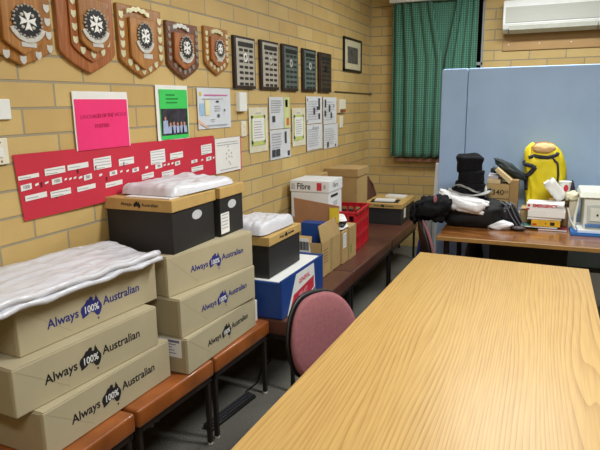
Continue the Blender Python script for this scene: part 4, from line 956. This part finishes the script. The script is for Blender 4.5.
# yellow backpack
yb = thing('yellow_backpack', 'bright yellow backpack with black straps leaning on the blue screen', 'backpack', (.040, 4.86, ZT))
HB = .60
def ybf(u, v):
    th = 2*PI*u; z = v*HB
    w = .152*(1-.05*v)*(1 if v < .8 else (1-((v-.8)/.2)**3.5*.45))
    d = .085*(1 if v < .7 else math.sqrt(max(0, 1-((v-.7)/.305)**2)))
    sq = lambda q: math.copysign(abs(q)**.62, q)
    n_ = noise.fractal(Vector((math.cos(th)*1.7, math.sin(th)*1.7, v*3.5)), 1, 2, 3); cr2 = abs(noise.noise(Vector((math.cos(th)*3+v*4, math.sin(th)*3, v*5))))
    wl = w*(1-.12*max(0, .5-v)) 
    return (wl*sq(math.cos(th))*(1+.10*n_)-.05*v*v+(-.03*max(0, math.cos(th))*max(0, v-.75)*4), d*sq(math.sin(th))*(1+.25*n_-.3*cr2)+.02*v, z+(.012*math.cos(th*2) if v > .8 else 0))
g = MB(); g.grid(ybf, 56, 34); g.f.append(tuple(34*57+k for k in range(56))); g.build('bag_body', YEL, yb, smooth=True)
SB = mat('strap_black', (40, 42, 52), .7, .1)
def on(u, v, off=.012):
    p = Vector(ybf(u, v)); c = Vector((0, .02*v, p.z)); d = (p-c).normalized(); return p+d*off
def band(uvs, wid, name, off=.007):
    pts = []
    for i in range(len(uvs)-1):
        for k in range(4): a = k/4; pts.append(on(uvs[i][0]*(1-a)+uvs[i+1][0]*a, uvs[i][1]*(1-a)+uvs[i+1][1]*a, off))
    pts.append(on(*uvs[-1], off)); mb = MB(); vs = []
    for i, p in enumerate(pts):
        d = (pts[min(i+1, len(pts)-1)]-pts[max(i-1, 0)]).normalized(); s_ = d.cross(Vector((0, -1, 0))).normalized()*wid/2
        vs += [p-s_, p+s_]
    mb.add(vs, [(2*i, 2*i+1, 2*i+3, 2*i+2) for i in range(len(pts)-1)]); mb.build(name, SB, yb, smooth=True, thick=.006)
# u=.75 faces the room; .5 left side, 1 right side
band([(.66, .835), (.71, .87), (.76, .855), (.86, .90)], .026, 'top_strap')
band([(.79, .85), (.815, .76), (.82, .62), (.81, .46)], .015, 'zip_line')
band([(.55, .78), (.61, .74), (.68, .73), (.715, .70)], .03, 'side_strap'); band([(.715, .71), (.66, .62), (.60, .57), (.57, .40)], .034, 'side_strap')
yb['lump_base'] = tuple(yb.location)
lump('peach_panel', None, None, (-.002, 4.855, ZT+.565), (.085, .07, .045), mat('peach', (226, 186, 130), .7, .03), 2, .08, None, parent=yb)
MB().tube([(-.125, -.05, .53), (-.13, -.03, .575), (-.095, -.02, .608), (-.04, -.01, .615), (.02, -.01, .605)], .003).build('orange_piping', mat('piping_orange', (210, 130, 50), .6), yb)
lump('purple_pouch', 'dark purple pouch tucked behind the right side of the yellow backpack', 'pouch', (.215, 4.90, .86), (.04, .045, .16), mat('dark_purple', (52, 38, 58), .7), 2.8, .2, ZT)
o = thing('kraft_tray', 'low kraft box under and before the yellow backpack', 'box', (-.13, 4.60, ZT)); MB().box(0, .2, 0, .16, 0, .135).build('body', KRAFT2, o, .003); MB().box(-.01, .06, -.012, -.002, .13, .137).build('open_flap', KP, o, .001)
o = thing('cream_carton', 'flat cream box between the black handbag and the book pile', 'box', (-.17, 4.60, ZT)); MB().box(0, .035, -.02, .14, 0, .09).build('body', mat('cream_board', (206, 196, 170), .7), o, .003); MB().box(-.01, .032, -.03, -.021, .06, .085).build('flap', KP, o, .001)
# pile of books and boxes
def slab(name, label, cat, x0, x1, y0, y1, z0, z1, m, ang=0, group=None, pages=True):
    t = thing(name, label, cat, ((x0+x1)/2, (y0+y1)/2, z0), ang, group)
    w, d = (x1-x0)/2, (y1-y0)/2
    MB().box(-w, w, -d, d, 0, z1-z0).build('cover' if pages else 'body', m, t, .0015)
    if pages: MB().box(-w+.004, w-.006, -d-.0006, -d+.001, .003, z1-z0-.003).build('page_block', WHITEP, t)
    return t, w, d
GS = 'books and boxes piled on the far desk'
BX0, BX1, YF = -.085, .155, 4.47
slab('flat_book', 'maroon book lowest of the pile left of the white machine', 'book', BX0+.08, BX1+.04, YF-.01, YF+.16, ZT, .734, mat('book_maroon', (130, 50, 60), .5), .03, GS)
slab('flat_book', 'teal book second from the bottom of the pile left of the white machine', 'book', BX0-.03, BX1-.02, YF+.005, YF+.18, .7345, .748, mat('book_teal', (70, 130, 124), .5), -.05, GS)
t, w, d = slab('yellow_box', 'yellow box in the pile under the white emergency cartons', 'box', BX0+.035, BX1-.01, YF, YF+.15, .7485, .795, mat('yellow_print', (226, 178, 40), .5, .1, 40), 0, GS, False)
text('box_print', '4', .025, INK, t, faceY(.0, -d-.001, .022)); MB().box(.03, .06, -d-.001, -d-.0004, .01, .034).build('box_print', INK, t); MB().box(-.09, -.06, -d-.001, -d-.0004, .008, .02).build('red_mark', RED, t)
slab('dark_book', 'black book above the yellow box in the pile', 'book', BX0+.0, BX1-.0, YF+.005, YF+.17, .7955, .816, mat('book_dark', (60, 56, 60), .5), .02, GS)
slab('plain_box', 'plain white box under the printed emergency carton', 'box', BX0+.01, BX1+.02, YF-.005, YF+.18, .8165, .864, WHITEPL, -.03, GS, False)
t, w, d = slab('emergency_carton', 'white carton with red EMERGENCY lettering on top of the pile', 'box', BX0-.0, BX1+.01, YF, YF+.18, .8645, .915, WHITEPL, -.06, GS, False)
RI = mat('red_ink', (196, 30, 50), .6, 0)
text('emergency_print', 'EMERGENCY', .031, RI, t, faceY(-.0, -d-.0015, .034), bold=.0012, sx=.92); text('small_print', 'FOOD', .016, INK, t, faceY(.098, -d-.0015, .028))
MB().box(-w+.008, -w+.024, -d-.0016, -d-.0008, .026, .044).build('red_mark', RI, t); MB().box(-w, -w+.022, -d-.0016, -d-.0008, .002, .014).build('red_mark', RI, t)
lump('glasses_case', 'small dark brown leather case at the desk front left of the books', 'case', (-.135, 4.40, .738), (.055, .035, .018), mat('leather_dark', (48, 34, 34), .45, .2, 20), 1.1, .15, ZT)
# cups, rolled papers
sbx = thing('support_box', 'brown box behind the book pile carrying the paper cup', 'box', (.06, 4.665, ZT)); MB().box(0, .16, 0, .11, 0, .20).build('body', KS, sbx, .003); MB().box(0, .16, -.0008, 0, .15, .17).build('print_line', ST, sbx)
t = thing('paper_roll', 'tilted sheaf of curled white papers leaning over the emergency carton', 'papers', (.150, 4.665, .935), (0, -.70, .25))
for k in range(3):
    MB().grid(lambda u, v: (.045*math.cos(PI*(.1+1.5*u)+k)*(1-.1*k), .04*math.sin(PI*(.1+1.5*u)+k), v*.16+.006*k), 16, 6).build('curled_sheet', WHITEP, t, thick=.0015, smooth=True)
t = thing('paper_cup', 'white paper cup with a red heart mark behind the curled papers', 'cup', (.165, 4.735, .921))
MB().lathe([(.030, 0), (.042, .125), (.045, .127), (.045, .131), (.040, .131)], n=24).build('cup_body', WHITEPL, t)
MB().prism([(.016*math.cos(a), .026*math.sin(a)) for a in [k*PI/8 for k in range(16)]], 0, .001).build('red_mark', RI, t, xf=faceY(.006, -.0415, .085) @ Matrix.Rotation(-.1, 4, 'X'))
cbx = thing('cream_box', 'narrow cream box between the book pile and the white machine', 'box', (.20, 4.60, ZT)); MB().box(0, .05, 0, .1, 0, .2).build('body', mat('cream_board', (206, 196, 170), .7), cbx, .003); MB().box(0, .05, -.0008, 0, .06, .09).build('print_line', TEXTG, cbx)
lump('crumpled_paper', 'crumpled cream paper beside the paper cup and the white machine', 'paper', (.22, 4.64, .955), (.05, .045, .035), mat('cream_paper', (226, 218, 186), .7), 7.7, .3, None, crease=.14)
tag(MB().tube([(.185, 4.45, .90), (.205, 4.44, .82), (.245, 4.42, .75)], .005).build('white_rod', WHITEPL), 'thin white rod slanting from the book pile to the blue tray', 'rod')
bt = thing('blue_tray', 'flat bright blue tray under the white machine', 'tray', (.21, 4.36, ZT)); MB().box(0, .6, 0, .38, 0, .016).build('tray_plate', mat('tray_blue', (30, 110, 190), .35), bt, .004); MB().box(0, .6, 0, .006, .016, .024).build('rim', mat('tray_blue', (30, 110, 190), .35), bt, .001)
# white desktop machine
pr = thing('white_machine', 'cream white desktop machine with grey front panel at the right edge', 'machine', (.275, 4.42, ZT+.0165), math.radians(2))
MG = mat('machine_cream', (214, 216, 204), .45, .02)
MB().hexa([(.015, 0, .02), (.44, 0, .02), (.44, .3, .02), (.015, .3, .02)], [(0.015, .05, .235), (.44, .05, .235), (.44, .3, .25), (0.015, .3, .25)]).build('housing', MG, pr, .01)
MB().hexa([(-.02, .03, .237), (.45, .03, .237), (.45, .3, .252), (-.02, .3, .252)], [(-.01, .07, .282), (.44, .07, .282), (.44, .29, .295), (-.01, .29, .295)]).build('top_cover', MG, pr, .008)
MB().hexa([(.035, .004, .06), (.42, .004, .06), (.42, .02, .06), (.035, .02, .06)], [(.035, .028, .19), (.42, .028, .19), (.42, .05, .19), (.035, .05, .19)]).build('front_panel', mat('panel_grey', (186, 190, 184), .5), pr, .004)
MB().hexa([(.055, .0, .08), (.40, .0, .08), (.40, .006, .08), (.055, .006, .08)], [(.055, .018, .17), (.40, .018, .17), (.40, .024, .17), (.055, .024, .17)]).build('hatch', MG, pr, .002)
MB().lathe([(.007, 0), (.007, .004)], n=10).build('dark_button', BLACK, pr, xf=T(.10, .004, .125) @ Matrix.Rotation(PI/2, 4, 'X'))
MB().box(.025, .43, -.012, .05, .040, .058).build('blue_bar', mat('steel_blue', (84, 130, 190), .4), pr, .003)
MB().box(-.02, .43, -.03, .25, .0, .022).build('paper_tray', WHITEPL, pr, .004)
MB().tube([(-.04, .02, .02), (-.035, .06, .10), (-.012, .1, .23)], .009).build('side_arm', MG, pr)

# under the far desk
o = thing('storage_tub', 'black storage box standing on the floor under the far desk', 'box', (-.33, 4.44, 0))
MB().box(0, .54, 0, .4, 0, .60).build('body', BLACKB, o, .01); MB().box(-.01, .55, -.01, .41, .60, .63).build('lid', BLACK, o, .005)
lump('dark_rucksack', 'soft charcoal bag under the left end of the far desk', 'bag', (-.47, 4.70, .3), (.075, .10, .31), mat('charcoal', (46, 46, 52), .8, .2, 12), 5.1, .12, 0.0)
lump('blue_bag', 'bright blue plastic bag on the floor behind the far office chair', 'bag', (-.87, 4.76, .27), (.08, .085, .27), mat('blue_plastic', (36, 80, 190), .4), 2.5, .2, 0.0)
